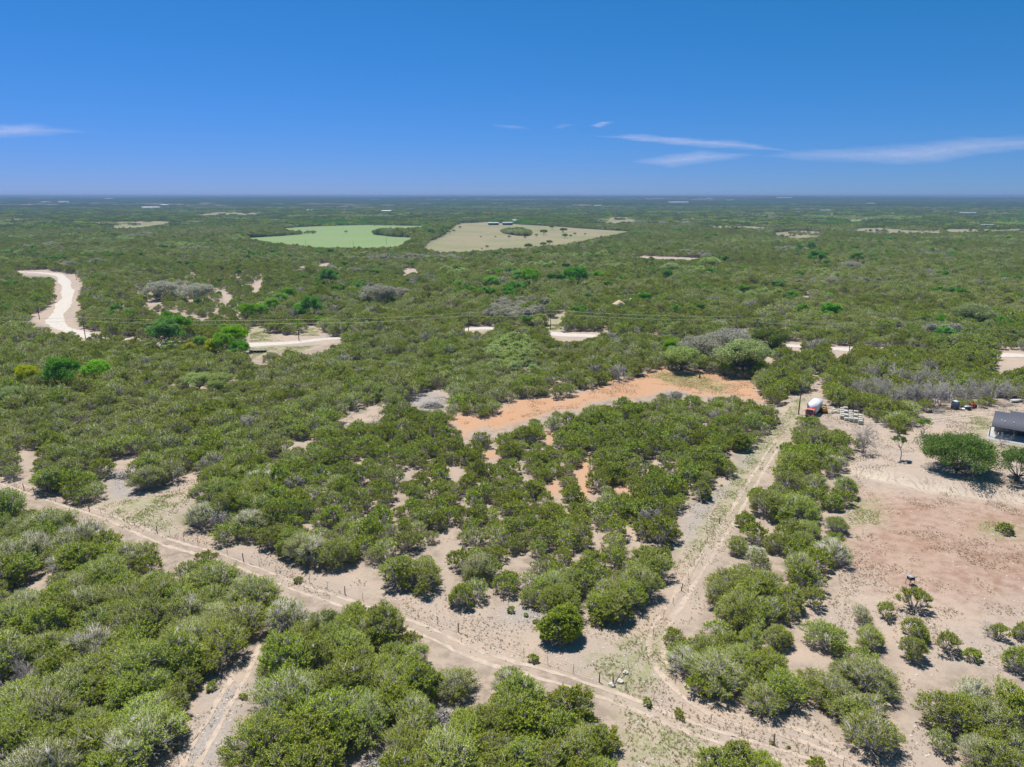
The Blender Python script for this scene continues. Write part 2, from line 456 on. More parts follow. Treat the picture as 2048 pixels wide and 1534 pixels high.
def leafmat(name, dark, mid, light, grey=None, gf=0.0, transl=0.25, rough=0.6):
    """leaf colour varies leaf by leaf, tree by tree and grove by grove"""
    m, t = newmat(name); k = N(t)
    g = k.n('ShaderNodeNewGeometry'); oi = k.n('ShaderNodeObjectInfo')
    c = k.mix(g.outputs['Random Per Island'], dark, mid)
    isl2 = k.math('FRACT', k.math('MULTIPLY', g.outputs['Random Per Island'], 17.31))
    c = k.mix(k.math('MULTIPLY', k.math('POWER', isl2, 2.0), 0.75), c, light)
    gn = k.noise(oi.outputs['Location'], 0.012, 2)
    gn2 = k.noise(oi.outputs['Location'], 0.05, 2)
    hsv = k.n('ShaderNodeHueSaturation')
    k.l(c, hsv.inputs['Color'])
    r2 = k.math('FRACT', k.math('MULTIPLY', oi.outputs['Random'], 7.77))
    k.set(hsv.inputs['Hue'], k.math('ADD', 0.4925, k.math('ADD', k.math('MULTIPLY', oi.outputs['Random'], 0.02), k.math('MULTIPLY', k.math('SUBTRACT', gn, 0.5), -0.05))))
    k.set(hsv.inputs['Saturation'], k.math('ADD', 0.72, k.math('ADD', k.math('MULTIPLY', r2, 0.22), k.math('MULTIPLY', gn2, 0.3))))
    k.set(hsv.inputs['Value'], k.math('ADD', 0.74, k.math('ADD', k.math('MULTIPLY', oi.outputs['Random'], 0.34), k.math('MULTIPLY', gn2, 0.3))))
    c = hsv.outputs[0]
    if grey:
        f = k.ss(k.math('ADD', k.math('MULTIPLY', gn2, 0.8), k.math('MULTIPLY', r2, 0.6)), 0.55, 1.05)
        c = k.mix(k.math('MULTIPLY', f, gf), c, grey)
    p = k.n('ShaderNodeBsdfPrincipled'); k.l(c, p.inputs['Base Color']); p.inputs['Roughness'].default_value = rough
    p.inputs['Specular IOR Level'].default_value = 0.06
    tr = k.n('ShaderNodeBsdfTranslucent'); k.l(c, tr.inputs['Color'])
    mx = k.n('ShaderNodeMixShader'); mx.inputs[0].default_value = transl
    k.l(p.outputs[0], mx.inputs[1]); k.l(tr.outputs[0], mx.inputs[2])
    o = k.n('ShaderNodeOutputMaterial'); k.l(mx.outputs[0], o.inputs['Surface'])
    return m

def barkmat(name, a, b):
    m, t = newmat(name); k = N(t)
    g = k.n('ShaderNodeNewGeometry'); oi = k.n('ShaderNodeObjectInfo')
    c = k.mix(g.outputs['Random Per Island'], a, b)
    hsv = k.n('ShaderNodeHueSaturation'); k.l(c, hsv.inputs['Color'])
    k.set(hsv.inputs['Value'], k.math('ADD', 0.8, k.math('MULTIPLY', oi.outputs['Random'], 0.4)))
    p = k.n('ShaderNodeBsdfDiffuse'); k.l(hsv.outputs[0], p.inputs['Color'])
    o = k.n('ShaderNodeOutputMaterial'); k.l(p.outputs[0], o.inputs['Surface'])
    return m

M = {}
M['juniper'] = leafmat('juniper_foliage', (0.10, 0.13, 0.008), (0.36, 0.43, 0.016), (0.64, 0.72, 0.05), (0.32, 0.32, 0.14), 0.28, transl=0.22)
M['bark'] = barkmat('grey_bark', (0.28, 0.25, 0.23), (0.66, 0.63, 0.60))
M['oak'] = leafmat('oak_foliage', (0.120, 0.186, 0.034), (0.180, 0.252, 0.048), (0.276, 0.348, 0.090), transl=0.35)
M['oak_pale'] = leafmat('pale_oak_foliage', (0.30, 0.37, 0.10), (0.42, 0.50, 0.15), (0.58, 0.64, 0.26), transl=0.35)
M['oak_grey'] = leafmat('grey_oak_foliage', (0.350, 0.338, 0.250), (0.463, 0.444, 0.338), (0.600, 0.575, 0.450), transl=0.4)
M['elm'] = leafmat('elm_foliage', (0.19, 0.38, 0.02), (0.27, 0.50, 0.03), (0.40, 0.62, 0.06), transl=0.35)
M['elm_dark'] = leafmat('dark_elm_foliage', (0.10, 0.27, 0.02), (0.16, 0.36, 0.03), (0.27, 0.50, 0.05), transl=0.3)
M['elm_yellow'] = leafmat('yellow_elm_foliage', (0.42, 0.46, 0.015), (0.56, 0.60, 0.03), (0.68, 0.72, 0.08), transl=0.4)
M['oakbark'] = barkmat('dark_bark', (0.09, 0.075, 0.065), (0.16, 0.14, 0.12))
M['twig'] = barkmat('pale_twigs', (0.27, 0.245, 0.235), (0.44, 0.41, 0.395))
M['deadwood'] = barkmat('dead_wood', (0.30, 0.28, 0.265), (0.52, 0.49, 0.46))

def ground_material():
    m, t = newmat('ground_soil'); k = N(t)
    g = k.n('ShaderNodeNewGeometry'); P = g.outputs['Position']
    n1 = k.noise(P, 0.07, 5, 0.6); n2 = k.noise(P, 0.55, 6, 0.62); n3 = k.noise(P, 3.2, 5, 0.65); n4 = k.noise(P, 0.011, 3, 0.5)
    nf = k.noise(P, 11.0, 3, 0.6)
    jit = k.math('ADD', k.math('MULTIPLY', k.math('SUBTRACT', n2, 0.5), 5.0), k.math('MULTIPLY', k.math('SUBTRACT', n3, 0.5), 2.2))
    # woodland floor: grey tan soil with darker needle litter
    c = k.mix(k.ss(n2, 0.38, 0.66), (0.40, 0.32, 0.25), (0.27, 0.215, 0.17))
    c = k.mix(k.math('MULTIPLY', k.ss(n3, 0.5, 0.75), 0.55), c, (0.20, 0.165, 0.14))
    # bare pale soil
    sand = k.mix(k.ss(n1, 0.35, 0.65), (0.445, 0.345, 0.268), (0.39, 0.318, 0.262))
    sand = k.mix(k.math('MULTIPLY', k.ss(n2, 0.48, 0.70), 0.55), sand, (0.32, 0.255, 0.20))
    sand = k.mix(k.math('MULTIPLY', k.ss(n3, 0.55, 0.72), 0.4), sand, (0.235, 0.195, 0.155))
    f = k.ss(k.math('ADD', k.attr('sand'), jit), -1.2, 1.4)
    c = k.mix(f, c, sand)
    # grey stony ground
    f = k.ss(k.math('ADD', k.attr('grey'), jit), -2.0, 2.5)
    greyc = k.mix(k.ss(n3, 0.4, 0.65), (0.34, 0.315, 0.305), (0.24, 0.22, 0.21))
    c = k.mix(k.math('MULTIPLY', f, 0.75), c, greyc)
    # pinkish worn lot
    pk = k.mix(k.ss(n2, 0.4, 0.65), (0.375, 0.235, 0.17), (0.29, 0.175, 0.125))
    f = k.ss(k.math('ADD', k.attr('pink'), k.math('MULTIPLY', jit, 2.5)), -7.0, 7.0)
    fn = k.ss(k.math('ADD', k.math('MULTIPLY', n1, 0.7), k.math('MULTIPLY', n2, 0.4)), 0.42, 0.68)
    c = k.mix(k.math('MULTIPLY', f, k.math('ADD', 0.45, k.math('MULTIPLY', fn, 0.5))), c, pk)
    # freshly graded cream soil of the bank
    wv = k.n('ShaderNodeTexWave', bands_direction='X'); wv.inputs['Scale'].default_value = 0.22; wv.inputs['Distortion'].default_value = 14.0; wv.inputs['Detail'].default_value = 3.0; k.l(P, wv.inputs['Vector'])
    c = k.mix(k.math('MULTIPLY', k.attr('bank'), k.ss(n2, 0.2, 0.5)), c, k.mix(k.math('MULTIPLY', k.ss(wv.outputs['Fac'], 0.55, 0.95), k.ss(n1, 0.4, 0.6)), (0.53, 0.44, 0.35), (0.40, 0.31, 0.24)))
    # red soil
    rd = k.mix(k.ss(n2, 0.4, 0.65), (0.50, 0.265, 0.14), (0.46, 0.295, 0.19))
    rd = k.mix(k.math('MULTIPLY', k.ss(n1, 0.5, 0.7), 0.6), rd, (0.47, 0.25, 0.135))
    f = k.ss(k.math('ADD', k.attr('red'), k.math('MULTIPLY', jit, 1.3)), -3.0, 2.0)
    c = k.mix(k.math('MULTIPLY', f, 0.9), c, rd)
    # thin green growth
    gr = k.mix(n3, (0.20, 0.24, 0.085), (0.29, 0.29, 0.14))
    f = k.ss(k.math('ADD', k.attr('grass'), k.math('MULTIPLY', jit, 1.5)), -3.0, 3.0)
    fn = k.ss(k.math('ADD', k.math('MULTIPLY', n3, 0.7), k.math('MULTIPLY', n2, 0.5)), 0.52, 0.70)
    c = k.mix(k.math('MULTIPLY', f, k.math('ADD', 0.12, k.math('MULTIPLY', fn, 0.75))), c, gr)
    # far woodland floor: brushy understorey
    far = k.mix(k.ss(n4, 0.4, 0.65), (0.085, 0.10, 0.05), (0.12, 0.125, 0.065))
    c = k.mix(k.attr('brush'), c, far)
    fs = k.noise(P, 0.004, 4, 0.6)
    c = k.mix(k.attr('farland'), c, k.mix(k.ss(fs, 0.5, 0.68), (0.34, 0.255, 0.17), (0.22, 0.235, 0.09)))
    # fields
    dry = k.mix(k.ss(n1, 0.35, 0.65), (0.26, 0.235, 0.13), (0.31, 0.26, 0.165))
    dry = k.mix(k.math('MULTIPLY', k.ss(n4, 0.42, 0.62), 0.7), dry, (0.21, 0.225, 0.11))
    dry = k.mix(k.math('MULTIPLY', k.ss(n1, 0.55, 0.7), 0.5), dry, (0.15, 0.13, 0.075))
    big = k.math('ADD', k.math('MULTIPLY', k.math('SUBTRACT', n1, 0.5), 26.0), k.math('MULTIPLY', k.math('SUBTRACT', n4, 0.5), 40.0))
    f = k.ss(k.math('ADD', k.attr('dry'), big), -10.0, 14.0)
    c = k.mix(f, c, dry)
    gf = k.mix(k.ss(n1, 0.3, 0.7), (0.19, 0.28, 0.10), (0.225, 0.30, 0.125))
    gf = k.mix(k.math('MULTIPLY', k.ss(n4, 0.45, 0.6), 0.5), gf, (0.24, 0.30, 0.15))
    rows = k.n('ShaderNodeTexWave'); rows.inputs['Scale'].default_value = 0.045; rows.inputs['Distortion'].default_value = 2.0; k.l(P, rows.inputs['Vector'])
    gf = k.mix(k.math('MULTIPLY', rows.outputs['Fac'], 0.35), gf, (0.17, 0.235, 0.085))
    f = k.ss(k.math('ADD', k.attr('green'), k.math('MULTIPLY', big, 0.35)), -6.0, 8.0)
    c = k.mix(f, c, gf)
    # fine grain
    mul = k.n('ShaderNodeMix', data_type='RGBA', blend_type='MULTIPLY'); mul.inputs[0].default_value = 1.0
    k.l(c, mul.inputs[6])
    gv = k.math('ADD', 0.72, k.math('MULTIPLY', nf, 0.56))
    cmb = k.n('ShaderNodeCombineColor'); [k.l(gv, cmb.inputs[i]) for i in range(3)]
    k.l(cmb.outputs[0], mul.inputs[7])
    p = k.n('ShaderNodeBsdfPrincipled'); k.l(mul.outputs[2], p.inputs['Base Color'])
    p.inputs['Roughness'].default_value = 0.95; p.inputs['Specular IOR Level'].default_value = 0.1
    bn = k.n('ShaderNodeBump'); bn.inputs['Strength'].default_value = 0.55; bn.inputs['Distance'].default_value = 0.22
    k.l(k.math('ADD', k.math('MULTIPLY', n3, 0.7), k.math('MULTIPLY', n2, 0.8)), bn.inputs['Height'])
    k.l(bn.outputs[0], p.inputs['Normal'])
    o = k.n('ShaderNodeOutputMaterial'); k.l(p.outputs[0], o.inputs['Surface'])
    return m
M['ground'] = ground_material()

def vnoise(x, y, cell, seed):
    rng = np.random.default_rng(seed); T = rng.random((256, 256))
    u, v = x / cell, y / cell
    i, j = np.floor(u).astype(int), np.floor(v).astype(int); fu, fv = u - i, v - j
    fu = fu * fu * (3 - 2 * fu); fv = fv * fv * (3 - 2 * fv)
    g = lambda a, b: T[a % 256, b % 256]
    return (g(i, j) * (1 - fu) + g(i + 1, j) * fu) * (1 - fv) + (g(i, j + 1) * (1 - fu) + g(i + 1, j + 1) * fu) * fv

def gapmap(x, y):
    """where open land breaks the far woods: 0..1, smaller openings near, wider ones far off"""
    w = sstep(3500, 5500, np.hypot(x, y))
    a = 0.6 * vnoise(x * 0.55, y, 230, 71) + 0.4 * vnoise(x, y, 95, 72)
    b = 0.6 * vnoise(x * 0.5, y, 900, 82) + 0.4 * vnoise(x, y, 350, 83)
    return a * (1 - w) + b * w
# ------------------------------------------------------------------ ground sheet
def make_ground():
    az = np.concatenate([np.linspace(-math.pi, -RAD(46), 50)[:-1], np.linspace(-RAD(46), RAD(46), 400), np.linspace(RAD(46), math.pi, 50)[1:-1]])
    rr = np.exp(np.linspace(math.log(6.0), math.log(16800.0), 860))
    A, R = np.meshgrid(az, rr)
    X = (R * np.sin(A)); Y = (R * np.cos(A))
    Z = height(X, Y)
    nr, na = X.shape
    V = np.stack([X.ravel(), Y.ravel(), Z.ravel()], -1)
    V = np.vstack([V, [[0, 0, float(height(0, 0))]]])
    i = np.arange(nr - 1)[:, None] * na; j = np.arange(na)[None]; j2 = (j + 1) % na
    Q = np.stack([i + j, i + j2, i + na + j2, i + na + j], -1).reshape(-1, 4)[:, ::-1]
    jj = np.arange(na)
    Tt = np.stack([np.full(na, len(V) - 1), (jj + 1) % na, jj], -1)[:, ::-1]
    b = MB(); b.add(V, Q); b.f.append((Tt, 0))
    o = b.build('ground', M['ground'], smooth=True)
    x, y = V[:, 0], V[:, 1]
    rad = np.hypot(x, y)
    def put(name, arr):
        a = o.data.attributes.new(name, 'FLOAT', 'POINT'); a.data.foreach_set('value', arr.astype(np.float32))
    def union(polys, margin=12.0):
        d = np.full(x.shape, -margin)
        for pg in polys: d = np.maximum(d, sdf(x, y, pg, margin))
        return d
    put('sand', np.maximum(union(list(CLEARG.values())), 6.0 - road_dist(x, y)))
    put('red', union([CLEARG[q] for q in RED]))
    put('bank', np.where((x > 40) & (y > 80) & (rad < 300), 1.0, 0.0) * bankmask(x, y)); put('grey', union(GREYG)); put('grass', union(GRASSG)); put('pink', union(PINKG, 25.0))
    put('green', union(GREENG, 40.0)); put('dry', union(DRYG, 40.0))
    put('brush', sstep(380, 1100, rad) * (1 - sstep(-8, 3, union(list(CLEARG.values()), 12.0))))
    put('farland', sstep(1400, 1700, rad) * sstep(0.55, 0.62, gapmap(x, y)))
    return tag(o, 'pale tan soil, bare and stony between the junipers, with patches of red earth', 'ground', kind='structure')
make_ground()

# ------------------------------------------------------------------ roads and tracks
M['gravel'] = simple('pale_gravel', (0.54, 0.485, 0.42), 0.95, var=0.10, scale=0.6, bump=0.2)
M['track'] = simple('packed_sand', (0.455, 0.36, 0.28), 0.95, var=0.14, scale=0.8, bump=0.3)
def strip(name, mat, lines, label, lift, jitter=0.25):
    b = MB()
    for line, w in lines:
        T = np.gradient(line, axis=0); T /= np.linalg.norm(T, axis=1)[:, None]
        Nn = np.stack([-T[:, 1], T[:, 0]], -1)
        n = len(line)
        k = 5
        offs = np.linspace(-1, 1, k)
        ww = w / 2 * (1 + 0.18 * np.sin(np.arange(n) * 0.31))
        jit = RNG.normal(0, jitter, (n, k)) * np.array([1, 0, 0, 0, 1])
        pts = line[:, None] + Nn[:, None] * (offs[None, :, None] * ww[:, None, None] + jit[..., None])
        z = height(pts[..., 0], pts[..., 1]) + lift
        V = np.concatenate([pts, z[..., None]], -1).reshape(-1, 3)
        Q = [(i * k + j, i * k + j + 1, (i + 1) * k + j + 1, (i + 1) * k + j) for i in range(n - 1) for j in range(k - 1)]
        b.add(V, Q)
    o = b.build(name, mat, smooth=True)
    return tag(o, label, 'track', kind='structure')
strip('gravel_road', M['gravel'], [(ROAD, 6.5)], 'pale gravel road winding past the woodland', 0.06, 0.3)
def ruts(px, gauge=1.75, w=0.62):
    line = spline(ground(*np.array(px, float).T), 0.9)
    T = np.gradient(line, axis=0); T /= np.linalg.norm(T, axis=1)[:, None]
    Nn = np.stack([-T[:, 1], T[:, 0]], -1)
    return [(line + Nn * gauge / 2, w), (line - Nn * gauge / 2, w)]
strip('dirt_track', M['track'], ruts([(-60,938),(0,961),(100,996),(200,1028),(330,1082),(450,1118),(580,1168),(700,1210),(850,1262),(960,1312),(1100,1352),(1250,1402),(1400,1462),(1560,1510),(1760,1570)]),
      'two wheel ruts of pale sand along the wire fence', 0.02, 0.1)
strip('dirt_track', M['track'], ruts([(1560,880),(1522,938),(1480,1008),(1440,1070),(1395,1140),(1350,1210),(1316,1268),(1318,1320),(1370,1382),(1450,1432),(1560,1458),(1680,1502),(1830,1560)]),
      'two wheel ruts curving down the cleared lane past the lone shrubs', 0.02, 0.1)
strip('dirt_track', M['track'], ruts([(2080,830),(1990,828),(1900,836),(1830,846),(1760,846),(1700,846),(1660,842)]),
      'worn sandy driveway ruts between the house and the stone pallets', 0.05, 0.1)
strip('dirt_track', M['track'], [(ROAD * 0 + 0, 0)][:0] + ruts([(505,1290),(480,1350),(450,1400),(425,1450),(395,1500),(365,1560)]),
      'faint ruts in the grey lane through the dense juniper wood', 0.02, 0.1)

# ------------------------------------------------------------------ tree generators
def unit(v):
    return v / (np.linalg.norm(v, axis=-1, keepdims=True) + 1e-9)

def cones(b, base, tip, r, mat=0):
    """many thin three-sided twigs at once"""
    n = len(base)
    t = unit(tip - base)
    ref = np.where(np.abs(t[:, 2:3]) < 0.9, np.array([[0, 0, 1.0]]), np.array([[1.0, 0, 0]]))
    A = unit(np.cross(t, ref)); B = np.cross(t, A)
    r = np.broadcast_to(np.asarray(r, float), (n,))[:, None]
    V = np.stack([base + r * A, base + r * (-0.5 * A + 0.866 * B), base + r * (-0.5 * A - 0.866 * B), tip], 1).reshape(-1, 3)
    i = np.arange(n)[:, None] * 4
    Fc = np.stack([i + [0, 1, 3], i + [1, 2, 3], i + [2, 0, 3]], 1).reshape(-1, 3)
    b.add(V, Fc, mat)

def leaves(b, c, axis, length, width, rng, mat=0, normal=None):
    n = len(c)
    a = unit(axis)
    ref = rng.normal(size=(n, 3)) if normal is None else normal + rng.normal(0, 0.45, (n, 3))
    w = unit(np.cross(a, ref))
    L = (length * rng.uniform(0.7, 1.3, n))[:, None] / 2; W = (width * rng.uniform(0.7, 1.3, n))[:, None] / 2
    V = np.stack([c - a * L, c + w * W - a * L * 0.15, c + a * L, c - w * W + a * L * 0.15], 1).reshape(-1, 3)
    Fc = np.arange(n)[:, None] * 4 + np.array([0, 1, 2, 3])
    b.add(V, Fc, mat)

def bezier(a, c, b_, n=5):
    t = np.linspace(0, 1, n)[:, None]
    return (1 - t) ** 2 * a + 2 * t * (1 - t) * c + t ** 2 * b_

def gen_juniper(seed, R, H, nc, nl, ll, twn, skirt=0.0, lw=0.34, tr=0.032, cover=-0.1, wb=None, lb=None, sides=4, barefrac=0.12, flank=4.0, up=0.9):
    """several grey stems fanning out from the ground into tufted, flat-domed clumps"""
    rng = np.random.default_rng(seed)
    wb = wb or MB(); lb = lb or MB()
    ph = rng.uniform(0, 6.28, 3)
    i = np.arange(nc)
    a = i * 2.39996 + rng.normal(0, 0.25, nc)
    q = np.sqrt((i + 0.5) / nc) * 0.88
    lob = 1 + 0.16 * np.sin(2 * a + ph[0]) + 0.12 * np.sin(3 * a + ph[1])
    rad = R * q * lob
    rc = R * rng.uniform(0.20, 0.33, nc)
    z = H * (0.88 - 0.50 * q ** 2.2) + rng.normal(0, 0.055 * H, nc) - rc * 0.35
    C = np.stack([rad * np.cos(a), rad * np.sin(a), z], -1)
    ns_ = int(nc * skirt)
    if ns_:
        a2 = rng.uniform(0, 6.28, ns_)
        C2 = np.stack([R * 0.8 * np.cos(a2), R * 0.8 * np.sin(a2), H * rng.uniform(0.16, 0.42, ns_)], -1)
        C = np.vstack([C, C2]); rc = np.concatenate([rc, R * rng.uniform(0.2, 0.3, ns_)])
    n = len(C)
    # stems
    ns = int(rng.integers(5, 9))
    sa = np.arange(ns) * 6.283 / ns + rng.normal(0, 0.3, ns)
    sr = R * rng.uniform(0.25, 0.6, ns)
    S1 = np.stack([sr * np.cos(sa), sr * np.sin(sa), H * rng.uniform(0.5, 0.68, ns)], -1)
    S0 = np.stack([0.16 * np.cos(sa), 0.16 * np.sin(sa), np.full(ns, -0.1)], -1)
    paths = []
    for k in range(ns):
        mid = S0[k] * 0.4 + S1[k] * 0.6; mid[2] = S1[k][2] * 0.35
        mid += rng.normal(0, 0.08 * R, 3) * [1, 1, 0.2]
        P = bezier(S0[k], mid, S1[k], 4)
        paths.append(P)
        wb.tube(P, np.linspace(0.10, 0.05, 4) * (R / 3), sides, 0, cap=False)
    allp = np.vstack(paths)
    o = unit(C - np.array([0, 0, 0.25 * H])); o = unit(o + np.array([0, 0, 0.55]))
    base = C - o * rc[:, None] * 0.75
    for k in range(n):
        d = np.linalg.norm(allp - base[k], axis=1) + 0.6 * np.maximum(0, allp[:, 2] - base[k][2])
        p = allp[np.argmin(d)]
        wb.tube(np.array([p, (p + base[k]) / 2 + rng.normal(0, 0.06, 3), base[k]]), np.array([0.05, 0.04, 0.03]) * (R / 3), 3, 0, cap=False)
    # bare grey branchlets on the open flanks, below the leafy shell
    nb = int(nc * flank)
    if nb:
        fa = rng.uniform(0, 6.283, nb); fr = R * rng.uniform(0.45, 0.95, nb)
        tip = np.stack([fr * np.cos(fa), fr * np.sin(fa), H * rng.uniform(0.18, 0.62, nb)], -1)
        b0 = np.stack([fr * 0.35 * np.cos(fa), fr * 0.35 * np.sin(fa), tip[:, 2] * rng.uniform(0.3, 0.75, nb)], -1)
        cones(wb, b0, tip, tr * 1.3)
        for _ in range(2):
            t_ = rng.uniform(0.45, 0.9, (nb, 1)); p_ = b0 + (tip - b0) * t_
            cones(wb, p_, p_ + unit(tip - b0 + rng.normal(0, 0.7, (nb, 3)) + np.array([0, 0, 0.5])) * R * 0.2, tr * 0.8)
    # sprays: leaves gathered along the outer half of thin grey twigs that fan out of each clump
    per = max(3, nl // twn)
    idx = np.repeat(np.arange(n), twn)
    d = unit(rng.normal(size=(len(idx), 3)))
    flip = ((d * o[idx]).sum(-1) < cover) | (d[:, 2] < -0.25)
    d[flip] = unit(-d[flip] + np.array([0, 0, 0.15]))
    d = unit(d + o[idx] * 0.15)
    rr = rc[idx][:, None] * rng.uniform(0.8, 1.25, (len(idx), 1))
    tip = C[idx] + d * rr * np.array([1, 1, 0.95])
    b0 = base[idx] + rng.normal(0, 0.05, (len(idx), 3))
    ax = unit(tip - b0)
    cones(wb, b0, tip + ax * 0.06, tr * rng.uniform(0.7, 1.4, len(idx)))
    j = np.repeat(np.arange(len(idx)), per)
    m = len(j)
    bare = rng.random(len(idx)) < barefrac
    kp = ~bare[j]; j = j[kp]; m = len(j)
    u = rng.random((m, 1)) ** 0.9 * 0.42
    spread = rc[idx][j][:, None] * 0.145
    P = tip[j] - (tip - b0)[j] * u + rng.normal(0, 1, (m, 3)) * spread * (0.35 + u)
    leaves(lb, P, ax[j] * 0.9 + rng.normal(0, 0.55, (m, 3)), ll, ll * lw, rng, normal=d[j] + np.array([-0.2, 0.25, 1.0]) * up + rng.normal(0, max(0.0, 0.9 - up), (m, 3)))
    return wb, lb

def gen_round(seed, R, H, nc, nl, ll, trunk_h, spread=1.0, tr=0.25, flat=0.8, wb=None, lb=None, nst=1, lean=0.0, gap=0.85, rcf=1.0):
    """broad-leaved tree: trunk, forking limbs, leafy clumps through the crown"""
    rng = np.random.default_rng(seed)
    wb = wb or MB(); lb = lb or MB()
    i = np.arange(nc)
    d = unit(rng.normal(size=(nc, 3))); d[:, 2] = np.where(d[:, 2] < -0.25, -d[:, 2], d[:, 2])
    q = rng.uniform(0.45, 0.82, nc)[:, None]
    ch = (H - trunk_h) / 2
    C = d * q * np.array([R, R, ch * 1.05]) + np.array([lean * R, 0, trunk_h + ch * flat])
    C[:, :2] *= 1 + 0.22 * np.sin(3 * np.arctan2(C[:, 1], C[:, 0]) + rng.uniform(0, 6))[:, None]
    rc = R * rng.uniform(0.20, 0.34, nc) * rcf
    fork = np.array([lean * R * 0.3, 0, trunk_h * 0.8])
    limbs = []
    for s in range(nst):
        off = rng.normal(0, 0.15 if nst > 1 else 0.02, 3) * [1, 1, 0]
        P = bezier(off + np.array([0, 0, -0.15]), off + fork * [0.2, 1, 0.5] + rng.normal(0, 0.15, 3) * [1, 1, 0], fork + off * 3, 4)
        wb.tube(P, np.linspace(tr * 1.25, tr * 0.8, 4), 6, 0, cap=False)
    nb = 6
    for k in range(nb):
        a = k * 6.283 / nb + rng.normal(0, 0.25)
        e = np.array([lean * R + R * 0.5 * math.cos(a), R * 0.5 * math.sin(a), trunk_h + ch * rng.uniform(0.5, 1.1)])
        P = bezier(fork, fork * 0.4 + e * 0.6 - [0, 0, ch * 0.25], e, 5)
        wb.tube(P, np.linspace(tr * 0.6, tr * 0.2, 5), 5, 0, cap=False); limbs.append(P[1:])
    allp = np.vstack(limbs)
    for k in range(nc):
        p = allp[np.argmin(np.linalg.norm(allp - C[k], axis=1))]
        wb.tube(np.array([p, (p + C[k]) / 2 + rng.normal(0, 0.1, 3), C[k]]), np.array([tr * 0.22, tr * 0.15, tr * 0.06]), 3, 0, cap=False)
    idx = np.repeat(np.arange(nc), nl)
    dd = unit(rng.normal(size=(len(idx), 3)))
    rr = rc[idx][:, None] * rng.random((len(idx), 1)) ** 0.3 * gap * 1.2
    P = C[idx] + dd * rr * np.array([1, 1, 0.72])
    P = P[P[:, 2] > 0.15]
    leaves(lb, P, rng.normal(size=(len(P), 3)) + np.array([0, 0, 0.2]), ll, ll * 0.6, rng, normal=rng.normal(size=(len(P), 3)) * 0.6 + np.array([0, 0, 1.0]))
    return wb, lb

def gen_bare(seed, R, H, stems=5, wb=None, fine=1.0):
    rng = np.random.default_rng(seed)
    wb = wb or MB()
    a = np.arange(stems) * 6.283 / stems + rng.normal(0, 0.3, stems)
    base = np.stack([0.15 * np.cos(a), 0.15 * np.sin(a), np.full(stems, -0.1)], -1)
    rr = R * rng.uniform(0.15, 0.55, stems)
    tip = np.stack([rr * np.cos(a), rr * np.sin(a), H * rng.uniform(0.6, 0.85, stems)], -1)
    rad = 0.09
    lev = [(6, 0.62), (7, 0.55), (6, 0.5)]
    cones(wb, base, tip, rad)
    for n, f in lev:
        L = np.linalg.norm(tip - base, axis=1)
        idx = np.repeat(np.arange(len(base)), n)
        t = rng.uniform(0.3, 0.98, len(idx))[:, None]
        b0 = base[idx] + (tip - base)[idx] * t
        out = b0 * [1, 1, 0]
        d = unit(unit((tip - base)[idx]) * 0.8 + rng.normal(0, 0.5, (len(idx), 3)) + unit(out) * 0.45 + [0, 0, 0.12])
        tp = b0 + d * (L[idx] * f * rng.uniform(0.6, 1.1, len(idx)))[:, None]
        tp[:, 2] = np.maximum(tp[:, 2], 0.2)
        base, tip = b0, tp
        rad = rad * 0.48
        cones(wb, base, tip, max(rad, 0.021 * fine))
    return wb

# ------------------------------------------------------------------ juniper kinds (shared mesh data)
JK = []      # near kinds: trunk mesh, crown mesh, R, H
specs = [(3.0, 4.3, 38, 350, 0.20, 21, 0.20, 0.12), (3.3, 4.6, 44, 330, 0.20, 24, 0.15, 0.16), (2.6, 4.4, 32, 370, 0.20, 19, 0.30, 0.08), (3.0, 3.9, 40, 310, 0.20, 27, 0.10, 0.28),
         (2.3, 3.8, 28, 370, 0.19, 19, 0.50, 0.05), (3.5, 4.4, 46, 300, 0.20, 30, 0.12, 0.36), (2.7, 4.9, 36, 350, 0.20, 21, 0.30, 0.14), (2.9, 4.1, 34, 270, 0.20, 34, 0.08, 0.60)]
for i, (R, H, nc, nl, ll, tw, sk, bf) in enumerate(specs):
    w, l = gen_juniper(100 + i, R, H, nc, nl, ll, tw, sk, barefrac=bf)
    JK.append((w.build('trunk', M['bark'], link=False), l.build('crown', M['juniper'], link=False), R, H))
# dense, rounded kind that is leafy to the ground
w, l = gen_juniper(140, 2.7, 5.0, 52, 340, 0.26, 22, 0.75, cover=-0.3, barefrac=0.0, flank=1.0)
JD = (w.build('trunk', M['bark'], link=False), l.build('crown', M['juniper'], link=False), 2.7, 5.0)
w, l = gen_juniper(141, 1.0, 1.5, 16, 130, 0.20, 12, 0.6, cover=-0.4, tr=0.012, flank=0.0)
JS = (w.build('trunk', M['bark'], link=False), l.build('crown', M['juniper'], link=False), 1.0, 1.5)
# umbrella kind with its stems in view
w, l = gen_juniper(142, 2.4, 4.0, 30, 330, 0.20, 18, 0.0, flank=0.5)
JU = (w.build('trunk', M['bark'], link=False), l.build('crown', M['juniper'], link=False), 2.4, 4.0)

def juniper_kind(k):
    return JD if k == 'D' else JS if k == 'S' else JU if k == 'U' else JK[k]

def place_tree(name, kind, x, y, s, rz, label, cat, group=None, sz=None):
    a_ = random.uniform(0.84, 1.2)
    o = empty(name, (x, y, float(height(x, y)) - 0.04), rz, (s * a_, s / a_, s * (sz or 1.0)))
    o.rotation_euler = (random.gauss(0, 0.07), random.gauss(0, 0.07), rz)
    link_mesh('trunk', kind[0], o)
    if kind[1] is not None:
        link_mesh('crown', kind[1], o)
    return tag(o, label, cat, group)

